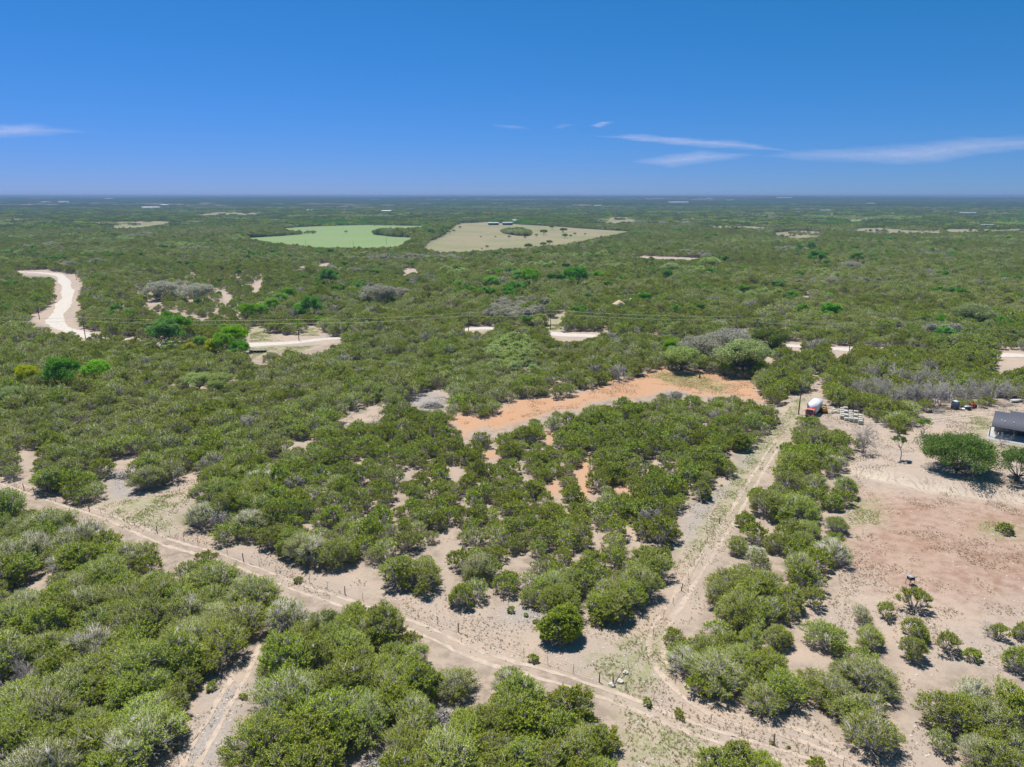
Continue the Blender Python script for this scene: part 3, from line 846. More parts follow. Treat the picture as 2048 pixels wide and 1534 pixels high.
# ------------------------------------------------------------------ hand-placed junipers (base pixel x, y, crown width in pixels, kind, label)
HAND = [
 (1122,1277,88,'D','round dense bright green juniper standing alone where the fence track meets the lane'),
 (1194,1250,33,'S','small bushy juniper beside the round dense juniper at the track junction'),
 (924,1210,62,4,'juniper pair-sized bush jutting into the fence track beside the narrow sandy gap'),
 (1826,1218,64,'U','umbrella-shaped juniper on bare soil in front of the brown wooden stand'),
 (1768,1233,44,'U','slim-stemmed umbrella juniper on the bare lot, next to the one by the wooden stand'),
 (1724,1242,50,7,'pale thin juniper behind the rounded juniper at the edge of the bare lot'),
 (1650,1296,86,0,'broad rounded juniper with pale twigs alone on the sandy edge of the bare lot'),
 (1737,1291,70,3,'low flat-domed juniper beside the broad rounded juniper on the bare lot'),
 (1830,1274,54,4,'juniper directly behind the leaning dark juniper on the bare lot'),
 (1823,1315,60,6,'upright dark juniper on the bare lot in front of its twin'),
 (1890,1302,58,'U','lopsided juniper with exposed stem standing alone on the bare lot'),
 (1943,1318,38,'S','small juniper bush beside the lopsided juniper on the bare lot'),
 (1997,1276,42,'U','small thin juniper beside a grey leafless bush on the bare lot'),
 (2040,1344,66,6,'tall narrow juniper at the far side of the bare lot'),
 (2046,1275,46,2,'juniper behind the tall narrow juniper at the bare lot'),
 (1666,1095,44,'U','umbrella juniper with a dark ring of shade on the pink soil'),
 (1671,1064,52,0,'juniper just behind the umbrella juniper on the pink soil'),
 (1356,1318,52,2,'dark juniper at the tip of the thicket, beside the lane junction'),
 (1402,996,48,4,'rounded juniper standing out from the thicket into the cleared lane'),
 (1489,1054,44,4,'small juniper standing apart beside the cleared lane'),
 (1472,1108,40,6,'narrow juniper beside the cleared lane, next to a greyer one'),
 (1510,1118,46,7,'greyish juniper next to the narrow one by the cleared lane'),
 (1480,900,44,'D','round dark juniper standing in the grassy lane below the truck'),
]
near = 'junipers along the cleared lane'
EDGE = [(1534,1030,80,0),(1575,984,58,2),(1670,939,50,7),(1691,993,52,6),(1662,1018,46,4),(1625,987,68,1),(1559,1103,64,0),(1605,1108,58,6),(1613,1076,62,1),
        (1439,1206,78,1),(1575,1216,64,6),(1625,1211,54,'U'),(1547,1292,72,0),(1430,1562,100,2),(1515,1562,96,0),(1470,1545,90,4)]
SHRUB = [(1358,1434,26,'small round shrub on the grassy verge between the two tracks'),(1633,1542,46,'bright green bush on the verge of the fence track'),
         (1544,1488,12,'tiny green bush on the verge beside the curved ruts'),(1576,1496,10,'tiny weed bush next to the tiny green bush by the ruts'),
         (1023,1224,20,'small pale bush on the grey soil below the thicket'),(1066,1322,25,'ragged low bush by the wire fence on the sandy track'),
         (1294,1409,24,'loose shrub beside the fence corner with white stones'),(426,1377,26,'small juniper seedling at the edge of the grey lane'),
         (353,1500,16,'small weed bush in the grey lane'),(488,1396,18,'dry weed bush on the grey lane edge'),(597,1165,20,'yellowish weed tuft on the sandy track'),
         (1052,1232,12,'low weed on grey soil beside the round dense juniper'),(1072,1246,14,'small sprig at the foot of the round dense juniper'),
         (2008,1066,34,'low dark bush among weeds in the bare lot'),(1443,972,6,'tiny bush in the cleared lane'),(1793,864,32,'small dark bush beside the driveway')]

def size_at(px, py):
    p = ground(px, py); d = project(p[0], p[1], float(height(*p)))[2]
    return float(p[0]), float(p[1]), float(d)

placed = []   # x, y, radius of things already standing
def hand(px, py, w, kind, label, cat='tree', group=None, name='juniper_tree'):
    k = juniper_kind(kind)
    x, y, d = size_at(px, py)
    s = w * d / F / (2 * k[2] * 1.12)
    # the crown base sits a little behind the lowest visible point
    placed.append((x, y, s * k[2]))
    place_tree(name, k, x, y, s, random.uniform(0, 6.28), label, cat, group)
for h in HAND: hand(*h)
for h in EDGE: hand(*h, 'green juniper in the row between the cleared lane and the bare pink lot', 'tree', near)
for (px, py, w, lab) in SHRUB: hand(px, py, w, 'S', lab, 'shrub', None, 'shrub')

# ------------------------------------------------------------------ special trees: oaks, elms, bare trees
def kind_round(mat, bark, *a, **kw):
    w, l = gen_round(*a, **kw)
    return (w.build('trunk', M[bark], link=False), l.build('crown', M[mat], link=False), a[1], a[2])
OAK_BIG = kind_round('oak', 'oakbark', 300, 8.2, 8.4, 140, 190, 0.30, 0.5, flat=0.72, tr=0.40, rcf=0.66)
OAK_OPEN = kind_round('oak', 'oakbark', 301, 4.6, 6.4, 54, 110, 0.26, 1.1, flat=0.95, tr=0.22, nst=3, rcf=0.62)
OAK_PALE = [kind_round('oak_pale', 'oakbark', 302 + i, 6.0, 7.2, 80, 180, 0.33, 1.8, flat=0.85, tr=0.3, rcf=0.72) for i in range(2)]
OAK_GREEN = kind_round('oak', 'oakbark', 306, 5.2, 6.4, 60, 160, 0.32, 2.0, flat=0.9, tr=0.3, rcf=0.75)
OAK_GREY = [kind_round('oak_grey', 'bark', 308 + i, 6.0, 6.8, 80, 140, 0.33, 1.4, flat=0.8, tr=0.25, nst=3, rcf=0.72) for i in range(2)]
SAPLING = kind_round('oak', 'bark', 312, 1.7, 5.4, 24, 90, 0.22, 3.0, flat=0.9, tr=0.09, lean=-0.35, rcf=0.8)
ELM = [kind_round('elm', 'oakbark', 314 + i, 4.0, 7.8, 60, 170, 0.32, 1.4, flat=0.95, tr=0.2, rcf=0.8) for i in range(2)]
ELM_D = kind_round('elm_dark', 'oakbark', 317, 4.0, 7.2, 60, 170, 0.32, 1.2, flat=0.95, tr=0.2, rcf=0.8)
ELM_Y = kind_round('elm_yellow', 'oakbark', 318, 4.0, 7.0, 60, 170, 0.32, 1.6, flat=1.05, tr=0.18, rcf=0.8)
MESQ = kind_round('oak', 'bark', 320, 2.6, 4.4, 14, 90, 0.28, 2.0, flat=1.0, tr=0.09, nst=4)
BARE = []
for i in range(4):
    b = gen_bare(330 + i, 3.2, 4.6, 6 + i % 2)
    BARE.append((b.build('branches', M['twig'], link=False), None, 3.2, 4.6))

def special(name, px, py, w, kind, label, cat='tree', group=None, hs=None):
    x, y, d = size_at(px, py)
    s = w * d / F / (2 * kind[2])
    placed.append((x, y, s * kind[2] * (0.95 if not kind[1] else 0.85 if name == 'elm_tree' else 0.5)))
    o = empty(name, (x, y, float(height(x, y)) - 0.05), random.uniform(0, 6.28) if kind is not SAPLING else 0.0, (s, s, s * (hs or 1)))
    link_mesh('trunk' if kind[1] else 'branches', kind[0], o)
    if kind[1]: link_mesh('crown', kind[1], o)
    return tag(o, label, cat, group)

special('oak_tree', 1913, 940, 172, OAK_BIG, 'big spreading dark green oak on the bare pad beside the house')
special('oak_tree', 2034, 962, 104, OAK_OPEN, 'open-branched oak with visible forked limbs beside the big spreading oak')
special('sapling_tree', 1800, 919, 34, SAPLING, 'young tree with thin bare trunk and small crown on the graded bank')
special('oak_tree', 1362, 740, 86, OAK_PALE[0], 'pale green oak with dark trunk at the red clearing')
special('oak_tree', 1484, 748, 124, OAK_PALE[1], 'widest pale grey-green oak at the edge of the red clearing', hs=1.0)
special('oak_tree', 1402, 724, 100, OAK_GREY[0], 'grey-crowned oak squeezed between the two pale oaks at the red clearing')
special('oak_tree', 1452, 718, 120, OAK_GREY[1], 'grey-crowned oak behind the widest pale oak at the red clearing')
special('oak_tree', 1542, 708, 86, OAK_GREEN, 'green round-topped oak with bare trunk beside the gravel road')
special('mesquite_tree', 1846, 872, 42, MESQ, 'thin many-stemmed tree between the driveway and the big oak')
special('oak_tree', 1340, 716, 40, ELM[0], 'bright green tree behind the pale oak at the red clearing')
for (px, py, w, k, lab) in [
  (1724,906,66,0,'bare grey bush in front of the juniper row, by the graded bank'),
  (1718,795,52,1,'bare grey tree behind the pallets, nearest the truck'),
  (1779,812,64,2,'low bare grey tree behind the stone pallets'),
  (1808,812,56,3,'bare grey tree at the wood edge between the pallets and the portable toilet'),
  (1848,814,50,0,'bare pale bush on the driveway edge beside fallen branches'),
  (1866,812,66,1,'tall bare grey tree behind fallen branches near the portable toilet'),
  (1897,804,52,2,'bare grey tree just behind the portable toilet'),
  (1982,806,60,3,'bare lavender-grey tree across the driveway from the house'),
  (2020,800,46,0,'bare slender tree beside the driveway, past the lavender-grey tree'),
  (1792,772,52,1,'bare grey tree deeper in the wood behind the pallets'),
  (1756,790,48,3,'bare grey tree half hidden by junipers behind the pallets'),
  (1945,790,44,0,'bare grey tree in the wood behind the red cart'),
  (1742,806,50,2,'bare grey tree beside the stone pallets at the wood edge'),
  (1829,812,54,1,'bare grey tree between two others on the driveway wood edge'),
  (1880,812,48,3,'bare grey tree leaning over the fallen branches'),
  (1925,806,50,1,'bare grey tree over the loaded trailer'),
  (1958,806,46,2,'bare grey tree beside the black drum'),
  (1830,780,50,0,'bare grey crown rising in the wood behind the driveway edge'),
  (1870,775,50,2,'pale bare crown deep in the wood behind the toilet'),
  (1735,765,46,3,'pale bare crown in the wood uphill of the pallets'),
  (2003,890,30,2,'bare brown bush in front of the house porch'),
  (1975,1270,34,3,'grey leafless bush beside the small thin juniper on the bare lot'),
  (64,1372,80,0,'bleached leafless bush in the dense wood by the grey lane'),
  (40,1400,70,2,'bleached leafless bush beside its twin in the dense wood')]:
    special('bare_tree', px, py, w, BARE[k], lab, 'bush' if 'bush' in lab else 'tree')
for (px, py, w, K, lab) in [
  (333,702,72,ELM_D,'dark green round tree in front of the gravel road bend'),
  (352,686,62,ELM_D,'dark green tree behind its twin at the gravel road'),
  (482,719,42,ELM_D,'tall dark green tree beside the culvert rail'),
  (470,706,56,ELM[0],'bright green tree behind the tall dark tree at the culvert'),
  (447,716,44,ELM[1],'bright green round tree between the yellowish bush and the culvert trees'),
  (430,718,36,ELM_Y,'yellowish green bush beside the culvert trees'),
  (497,645,40,ELM[0],'bright green tree behind the grassy verge of the gravel road'),
  (522,640,34,ELM[1],'lighter green tree next to the bright tree behind the grassy verge'),
  (625,640,54,ELM_D,'dark green spreading tree behind the road verge'),
  (578,604,30,ELM[0],'green tree in the wood uphill of the road verge'),
  (660,578,46,ELM_D,'rounded dark tree in the wood behind the road verge'),
  (402,704,28,ELM[1],'small bright green tree behind the yellowish bush by the culvert'),
  (380,714,26,ELM_Y,'pale yellow-green bush between the dark trees and the culvert trees'),
  (545,628,32,ELM[0],'bright green tree in the row behind the road verge'),
  (562,612,28,ELM[1],'pale bright green tree uphill in the row behind the road verge'),
  (602,634,30,ELM[0],'bright green tree beside the dark spreading tree behind the verge'),
  (640,652,22,ELM[1],'small bright tree at the far end of the grassy verge'),
  (198,772,54,ELM[0],'vivid green leafy tree in the olive juniper wood'),
  (130,792,70,ELM_D,'blue-green tree between the yellow tree and the vivid green tree'),
  (61,785,50,ELM_Y,'bright yellow-green tree in the juniper wood'),
  (400,782,62,OAK_PALE[0],'pale green oak crown in the juniper wood beside its twin'),
  (438,784,64,OAK_PALE[1],'pale grey-green oak crown beside the paler oak in the wood'),
  (308,766,40,OAK_PALE[0],'small pale oak in the juniper wood uphill of the pale pair'),
  (24,813,54,OAK_PALE[1],'pale oak beside the bright yellow-green tree'),
  (328,600,66,OAK_GREY[0],'big grey-crowned oak in the scrub beyond the road bend'),
  (393,606,72,OAK_GREY[1],'big grey oak next to its twin in the scrub beyond the road bend'),
  (360,590,50,OAK_GREY[0],'grey oak behind the two big grey oaks in the scrub'),
  (755,612,78,OAK_GREY[1],'broad grey oak crown alone in the woodland beyond the road'),
  (800,600,44,OAK_GREY[0],'smaller grey oak beside the broad grey crown'),
  (1435,662,40,OAK_GREY[1],'grey oak beside the gravel road bank'),
  (1942,654,78,OAK_PALE[1],'pale rounded oak standing above the juniper wood by the power line'),
  (1151,580,52,ELM_D,'dark green round tree in the wood past the side lane'),
  (1334,561,24,ELM_D,'small dark green tree in the far juniper wood'),
  (1197,562,22,ELM[1],'small bright tree in the wood past the side lane'),
  (916,584,24,ELM[0],'small vivid tree in the woodland beyond the power line'),
  (984,580,30,ELM[1],'vivid green tree in the woodland between two other bright trees'),
  (1039,574,34,ELM[0],'bright green tree in the woodland beside a wider one'),
  (1063,582,38,ELM[1],'wide yellow-green tree in the woodland beside a taller one'),
  (1632,533,36,ELM_D,'dark green tree clump in the far wood'),
  (1600,504,16,ELM_D,'dark green tree below the dry strips beside a wider one'),
  (1622,503,22,ELM_D,'wide dark green tree below the dry strips'),
  (1711,532,30,ELM[0],'bright tree in the far wood below the dry strips'),
  (1702,545,40,OAK_GREY[0],'pale grey tree in the far wood'),
  (1420,540,44,OAK_PALE[0],'pale green tree below the pale strip in the far wood'),
  (1340,550,40,OAK_PALE[1],'pale tree in the wood below the pale strip')]:
    special('elm_tree' if 'oak' not in lab else 'oak_tree', px, py, w * 1.08, K, lab, hs=1.25 if 'yellow' in lab else 1.0)
FT = 'lone oaks on the dry field'
for (px, py, w) in [(974,496,9),(964,499,5),(1087,494,16),(1098,490,16),(1056,499,20),(920,457,8),(908,464,8),(900,466,6),(962,475,5),(991,475,5),(1018,476,8),(1050,477,6),(1073,473,8),(1088,470,18),(1104,458,12),
                    (1126,466,17),(1130,476,14),(1141,474,8),(1150,470,8),(1170,470,6)]:
    special('oak_tree', px, py, w, OAK_GREEN, 'small dark oak standing on the dry tan field', 'tree', FT)
special('elm_tree', 692, 466, 9, OAK_PALE[0], 'single thin pale tree in the middle of the green field')

for (px_, py_, w_) in [(864,814,46),(1510,668,46),(1238,606,30),(252,954,40),(840,792,26),(1262,612,26),(1237,622,16),(886,1440,60),(760,1530,70),(1280,958,24),(1820,1169,20),(685,681,8)]:
    x_, y_, d_ = size_at(px_, py_); placed.append((x_, y_, w_ * d_ / F / 2))
# ------------------------------------------------------------------ juniper woodland: positions
CLEAR_PX = [np.array(v, float) for v in list(CLEAR.values()) + list(FIELDS_GREEN.values()) + [FIELDS_DRY['dry_field']]]
STRIP_PX = [np.array(v, float) for k_, v in FIELDS_DRY.items() if k_ != 'dry_field']
def in_strip(px, py):
    r = np.zeros(px.shape, bool)
    for pg in STRIP_PX: r |= inpoly(px, py, pg)
    return r
CLEAR_BOX = [(p.min(0), p.max(0)) for p in CLEAR_PX]
BIG_PX = [np.array(CLEAR[k_], float) for k_ in ('fence_track', 'pale_lane', 'lot', 'red_clearing', 'bend', 'verge')]
def in_clear(px, py, polys=None):
    r = np.zeros(px.shape, bool)
    for pg in (polys or CLEAR_PX): r |= inpoly(px, py, pg)
    isl = np.zeros(px.shape, bool)
    for pg in ISLANDS: isl |= inpoly(px, py, np.array(pg, float))
    return r & ~isl
def scatter(r0, r1, cell, seed, half=41.0, y_front=None):
    rng = np.random.default_rng(seed)
    xm = r1 * math.sin(RAD(half))
    gx = np.arange(-xm, xm, cell); gy = np.arange(0 if r0 > 50 else 20, r1, cell * 0.866)
    X, Y = np.meshgrid(gx, gy)
    X = X + (np.arange(len(gy)) % 2)[:, None] * cell / 2
    X = X.ravel() + rng.uniform(-0.42, 0.42, X.size) * cell; Y = Y.ravel() + rng.uniform(-0.42, 0.42, Y.size) * cell
    r = np.hypot(X, Y); az = np.abs(np.degrees(np.arctan2(X, Y)))
    m = (r >= r0) & (r < r1) & (az < half)
    return X[m], Y[m]

def accept(X, Y, seed):
    rng = np.random.default_rng(seed)
    Z = height(X, Y)
    bx, by, dep = project(X, Y, Z)
    r = np.hypot(X, Y)
    s = rng.uniform(0.56, 1.2, len(X)) * (0.78 + 0.45 * vnoise(X, Y, 34, 5))
    sp = np.zeros(len(X), bool)
    for pg in SPARSE: sp |= inpoly(bx, by, np.array(pg, float))
    scr = inpoly(bx, by, np.array(SCRUB, float))
    s = np.where(sp, s * 0.86, s); s = np.where(scr, s * 0.75, s)
    prob = np.where(sp, 0.95 - 0.45 * (vnoise(X, Y, 7, 3) > 0.80), 0.97 - 0.55 * (vnoise(X, Y, 14, 4) > 0.82))
    prob = np.where(scr, 0.55, prob)
    isl = np.zeros(len(X), bool)
    for pg in ISLANDS: isl |= inpoly(bx, by, np.array(pg, float))
    s = np.where(isl, s * 1.55, s)
    st = in_strip(bx, by) | in_strip(*project(X, Y, Z + 4.0)[:2])
    prob = np.where(st, 0.22 * (vnoise(X, Y, 22, 8) > 0.76), prob)
    ok = rng.random(len(X)) < prob
    Rr, Hh = 3.2 * s, 4.7 * s
    bad = in_clear(bx, by)
    for (ox, oy, oz) in ((0, 0, 0.45), (0, 0, 0.85), (-0.7, 0, 0.5), (0.7, 0, 0.5), (0, 0, 1.0), (0, 0.7, 0.75), (-0.55, 0.45, 0.8), (0.55, 0.45, 0.8)):
        qx, qy, _ = project(X + ox * Rr, Y + oy * Rr, Z + oz * Hh)
        bad |= in_clear(qx, qy, BIG_PX) & (r < 420 if oy else True)
    for (ox, oz) in ((0, 0.4), (0, 0.75), (-0.45, 0.45), (0.45, 0.45)):
        qx, qy, _ = project(X + ox * Rr, Y, Z + oz * Hh)
        bad |= in_clear(qx, qy)
    bad |= (road_dist(X, Y) < 5.2) & (r < 700)
    ok &= ~bad
    if len(placed):
        P = np.array(placed)
        near = r < 700
        for (x, y, rr) in P:
            ok &= ~(near & (np.hypot(X - x, Y - y) < rr * 0.75 + Rr * 0.4))
    return X[ok], Y[ok], Z[ok], s[ok]

X, Y = scatter(45, 300, 3.2, 21)
X, Y, Z, S = accept(X, Y, 22)
# the 300 that show largest become single trees
bx, by, dep = project(X, Y, Z + 2)
vis = (bx > -40) & (bx < 2088) & (by < 1590)
score = np.where(vis, S / dep, 0)
NIND = 300 - len(HAND) - len(EDGE) - 1
order = np.argsort(-score)
ind = order[:NIND]; rest = order[NIND:]
rest = rest[score[rest] > 0] if False else rest
kr = np.random.default_rng(5)
gl = {
 'A': ('in the dense wood by the grey lane', 'junipers of the dense wood by the grey lane'),
 'B': ('in the grey lane corner wood', 'junipers of the wood where grey lane meets fence track'),
 'C': ('in the thicket across the fence track', 'junipers of the thicket across the fence track'),
 'D': ('in the clump beside the curved ruts', 'junipers between curved ruts and bare lot'),
}
looks = ['rounded green juniper', 'broad green juniper', 'compact leafy juniper', 'flat-topped greyish juniper', 'bushy leafy juniper', 'wide grey-twigged juniper', 'tall green juniper', 'half-bare grey juniper']
EDGEP = [('fence_track', 'at the sandy edge'), ('pale_lane', 'on the lane edge'), ('lot', 'on the bare soil edge')]
for i in ind:
    px, py = float(bx[i]), float(by[i])
    track_y = np.interp(px, [0, 300, 700, 960, 1250, 1560], [961, 1078, 1210, 1312, 1402, 1510])
    if px > 1300 and py > 900 and py < 1560 and px > np.interp(py, [900, 1000, 1100, 1250, 1350, 1560], [1560, 1480, 1440, 1340, 1345, 1700]): g = 'D'
    elif py < track_y: g = 'C'
    elif px < np.interp(py, [1200, 1340, 1534], [560, 500, 400]): g = 'A'
    else: g = 'B'
    ki = int(kr.choice(8, p=[.17, .17, .14, .14, .08, .12, .12, .06])); kk = JK[ki]
    edge = ''
    for (nm_, ph_) in EDGEP:
        if sdf(np.array([X[i]]), np.array([Y[i]]), CLEARG[nm_], 12.0)[0] > -3.6: edge = ph_ + ' '; break
    size = 'small ' if S[i] < 0.8 else 'large ' if S[i] > 1.1 else ''
    lab = size + looks[ki] + ' ' + edge + gl[g][0]
    place_tree('juniper_tree', kk, float(X[i]), float(Y[i]), float(S[i]) * 0.98, float(kr.uniform(0, 6.28)), lab, 'tree', gl[g][1], float(kr.uniform(0.85, 1.12)))

# ------------------------------------------------------------------ the rest of the wood: one mass, instanced on points
def variant_collection(name, objs):
    c = bpy.data.collections.new(name)
    for (nm, me) in objs:
        o = bpy.data.objects.new(nm, me); c.objects.link(o)
    return c
def instancer(name, P, idx, rz, sc, coll, label, cat, sz=None):
    me = bpy.data.meshes.new(name)
    me.vertices.add(len(P)); me.vertices.foreach_set('co', P.astype(np.float32).ravel())
    for nm, arr, ty in (('variant', idx, 'INT'), ('turn', rz, 'FLOAT'), ('size', sc, 'FLOAT'), ('tall', sc * (sz if sz is not None else 1), 'FLOAT')):
        a = me.attributes.new(nm, ty, 'POINT')
        a.data.foreach_set('value', np.asarray(arr).astype(np.int32 if ty == 'INT' else np.float32))
    o = link_mesh(name, me)
    ng = bpy.data.node_groups.new(name + '_nodes', 'GeometryNodeTree')
    ng.interface.new_socket('Geometry', in_out='INPUT', socket_type='NodeSocketGeometry')
    ng.interface.new_socket('Geometry', in_out='OUTPUT', socket_type='NodeSocketGeometry')
    n = ng.nodes; L = ng.links.new
    gi = n.new('NodeGroupInput'); go = n.new('NodeGroupOutput')
    ci = n.new('GeometryNodeCollectionInfo'); ci.inputs['Collection'].default_value = coll
    ci.inputs['Separate Children'].default_value = True; ci.inputs['Reset Children'].default_value = True
    ip = n.new('GeometryNodeInstanceOnPoints'); ip.inputs['Pick Instance'].default_value = True
    def at(nm, ty):
        q = n.new('GeometryNodeInputNamedAttribute'); q.data_type = ty; q.inputs['Name'].default_value = nm
        return q.outputs['Attribute']
    cr = n.new('ShaderNodeCombineXYZ'); L(at('turn', 'FLOAT'), cr.inputs['Z'])
    cs = n.new('ShaderNodeCombineXYZ'); s_ = at('size', 'FLOAT'); L(s_, cs.inputs['X']); L(s_, cs.inputs['Y']); L(at('tall', 'FLOAT'), cs.inputs['Z'])
    e2r = n.new('FunctionNodeEulerToRotation'); L(cr.outputs[0], e2r.inputs[0])
    L(gi.outputs[0], ip.inputs['Points']); L(ci.outputs[0], ip.inputs['Instance'])
    L(at('variant', 'INT'), ip.inputs['Instance Index']); L(e2r.outputs[0], ip.inputs['Rotation']); L(cs.outputs[0], ip.inputs['Scale'])
    L(ip.outputs[0], go.inputs[0])
    md = o.modifiers.new('scatter', 'NODES'); md.node_group = ng
    return tag(o, label, cat, kind='stuff')

def merged(name, gens):
    """one mesh, wood slot 0 and leaves slot 1"""
    w, l, mats = gens
    b = MB()
    for (V, fs) in ((w, 0), (l, 1)):
        if V is None or not V.v: continue
        off = b.n
        VV = np.vstack(V.v)
        b.v.append(VV); b.n += len(VV)
        for f, m in V.f: b.f.append((f + off, fs))
    return (name, b.build(name, mats, link=False))

mid_objs = []
for i, (R, H, nc, nl, tw, sk, bf) in enumerate([(2.9, 4.3, 26, 110, 14, 0.12, .1), (3.1, 4.5, 30, 105, 15, 0.10, .15), (2.6, 4.4, 24, 110, 13, 0.2, .1), (2.8, 4.0, 26, 100, 18, 0.05, .3),
                                            (3.2, 4.4, 30, 100, 19, 0.08, .4), (2.5, 4.7, 26, 110, 14, 0.2, .15), (2.8, 4.1, 24, 100, 22, 0.05, .5)]):
    w, l = gen_juniper(500 + i, R, H, nc, nl, 0.36, tw, sk, tr=0.026, sides=3, barefrac=bf, lw=0.45, flank=3.0, up=0.15)
    mid_objs.append(merged('mid_juniper_%d' % i, (w, l, [M['bark'], M['juniper']])))
w = gen_bare(520, 2.8, 4.2, 6, fine=2.2)
mid_objs.append(merged('mid_juniper_7', (w, MB(), [M['twig']])))
w, l = gen_round(521, 3.4, 5.4, 26, 70, 0.5, 1.2, tr=0.18)
mid_objs.append(merged('mid_juniper_8', (w, l, [M['bark'], M['oak_pale']])))
w, l = gen_round(522, 3.4, 5.2, 26, 60, 0.5, 1.2, tr=0.18)
mid_objs.append(merged('mid_juniper_9', (w, l, [M['bark'], M['oak_grey']])))
w, l = gen_round(523, 3.0, 5.6, 24, 70, 0.5, 1.2, tr=0.18)
mid_objs.append(merged('mid_juniper_10', (w, l, [M['oakbark'], M['elm_dark']])))
MIDC = variant_collection('woodland_kinds', mid_objs)

def mix_kinds(X, Y, seed, bare=0.03):
    r = np.random.default_rng(seed)
    n = len(X)
    k = r.choice(7, n, p=[.18, .18, .15, .15, .12, .13, .09])
    rad = np.hypot(X, Y)
    g1 = vnoise(X, Y, 60, 31); g2 = vnoise(X, Y, 45, 32); g3 = vnoise(X, Y, 38, 33)
    u = r.random(n)
    g4 = 0.6 * vnoise(X, Y, 75, 34) + 0.4 * vnoise(X, Y, 26, 35)
    k = np.where((g4 > 0.56) & (u < 0.7), r.choice([3, 4, 6, 6], n), k)
    k = np.where((g4 < 0.36) & (u < 0.75), r.choice([0, 2, 5], n), k)
    k = np.where(u < bare * (0.4 + 1.6 * (g1 > 0.7)), 7, k)
    k = np.where((u > 0.55) & (g2 > 0.88) & (rad > 230), 8, k)
    k = np.where((u > 0.5) & (g1 < 0.13) & (rad > 330), 9, k)
    k = np.where((u > 0.5) & (g3 < 0.085) & (rad > 330), 10, k)
    k = np.where((u < 0.012) & (rad > 300), 10, k)
    return k

rX, rY, rZ, rS = X[rest], Y[rest], Z[rest], S[rest]
X2, Y2 = scatter(300, 1500, 4.3, 41, half=40.0)
X2, Y2, Z2, S2 = accept(X2, Y2, 42)
AX = np.concatenate([rX, X2]); AY = np.concatenate([rY, Y2]); AZ = np.concatenate([rZ, Z2]); AS = np.concatenate([rS, S2 * 1.08])
q = np.random.default_rng(9)
instancer('juniper_woodland', np.stack([AX, AY, AZ - 0.05], -1), mix_kinds(AX, AY, 51), q.uniform(0, 6.28, len(AX)), AS, MIDC,
          'olive green juniper woodland stretching away beyond the thickets', 'woodland', q.uniform(0.85, 1.15, len(AX)))

# far groves: small patches of wood, then large ones towards the horizon
def grove(seed, size, ntree, nl, leaf, mats, hmax=5.0):
    rng = np.random.default_rng(seed)
    lb, wb = MB(), MB()
    c = rng.uniform(-size / 2, size / 2, (ntree, 2))
    Rr = rng.uniform(2.2, 3.6, ntree); Hh = rng.uniform(0.7, 1.1, ntree) * hmax
    idx = np.repeat(np.arange(ntree), nl)
    d = unit(rng.normal(size=(len(idx), 3))); d[:, 2] = np.abs(d[:, 2])
    P = np.stack([c[idx, 0] + d[:, 0] * Rr[idx], c[idx, 1] + d[:, 1] * Rr[idx], Hh[idx] * (0.35 + 0.6 * d[:, 2])], -1)
    leaves(lb, P, d * 0.5 + rng.normal(0, 0.6, d.shape), leaf, leaf * 0.7, rng)
    b0 = np.stack([c[:, 0], c[:, 1], np.full(ntree, -0.2)], -1); t0 = b0 + np.stack([np.zeros(ntree), np.zeros(ntree), Hh * 0.8], -1)
    cones(wb, b0, t0, 0.35)
    return (wb, lb, mats)
far_objs = [merged('grove_%02d' % i, grove(600 + i, 17.0, 15, 60, 1.3, [M['bark'], M[m]])) for i, m in enumerate(['oak', 'juniper', 'oak', 'oak_grey', 'oak_pale', 'elm_dark'])]  # mostly darker oak leaf colour, standing in for shaded, hazy juniper crowns
FARC = variant_collection('grove_kinds', far_objs)
X3, Y3 = scatter(1500, 4200, 17.0, 61, half=39.0)
Z3 = height(X3, Y3)
px, py, _ = project(X3, Y3, Z3); qx, qy, _ = project(X3, Y3, Z3 + 5.0)
u = RNG.random(len(X3))
gap = gapmap(X3, Y3)
ok = ~(in_clear(px, py) | in_clear(qx, qy)) & (u < np.where(gap > 0.60, 0.14, 0.97)) & ~((in_strip(px, py) | in_strip(qx, qy)) & (u > 0.05))
X3, Y3, Z3 = X3[ok], Y3[ok], Z3[ok]
u = RNG.random(len(X3)); g1 = vnoise(X3, Y3, 170, 72); g2 = vnoise(X3, Y3, 140, 73)
k = RNG.integers(0, 3, len(X3)); k = np.where((g1 > 0.8) & (u < 0.6), 5, k); k = np.where((g1 < 0.2) & (u < 0.6), 4, k); k = np.where((g2 > 0.86) & (u < 0.5), 3, k)
instancer('distant_woodland', np.stack([X3, Y3, Z3 - 0.3], -1), k, RNG.uniform(0, 6.28, len(X3)), RNG.uniform(0.95, 1.3, len(X3)), FARC,
          'hazy dark woodland beyond the green field and the dry fields', 'woodland', RNG.uniform(0.8, 1.2, len(X3)))
big_objs = [merged('range_%02d' % i, grove(650 + i, 62.0, 110, 24, 2.6, [M['bark'], M[m]], 6.0)) for i, m in enumerate(['oak', 'oak', 'elm_dark', 'oak_grey'])]  # dark oak and elm leaf colours carry the shade of the horizon wood
BIGC = variant_collection('range_kinds', big_objs)
X4, Y4 = scatter(4200, 16500, 64.0, 81, half=38.0)
Z4 = height(X4, Y4)
gap = gapmap(X4, Y4)
u = RNG.random(len(X4)); ok = (u < np.where(gap > 0.62, 0.12, 0.97)); X4, Y4, Z4, gap = X4[ok], Y4[ok], Z4[ok], gap[ok]
u = RNG.random(len(X4)); k = RNG.integers(0, 2, len(X4)); k = np.where((gap < 0.32) & (u < 0.7), 2, k); k = np.where((gap > 0.6) & (u < 0.5), 3, k)
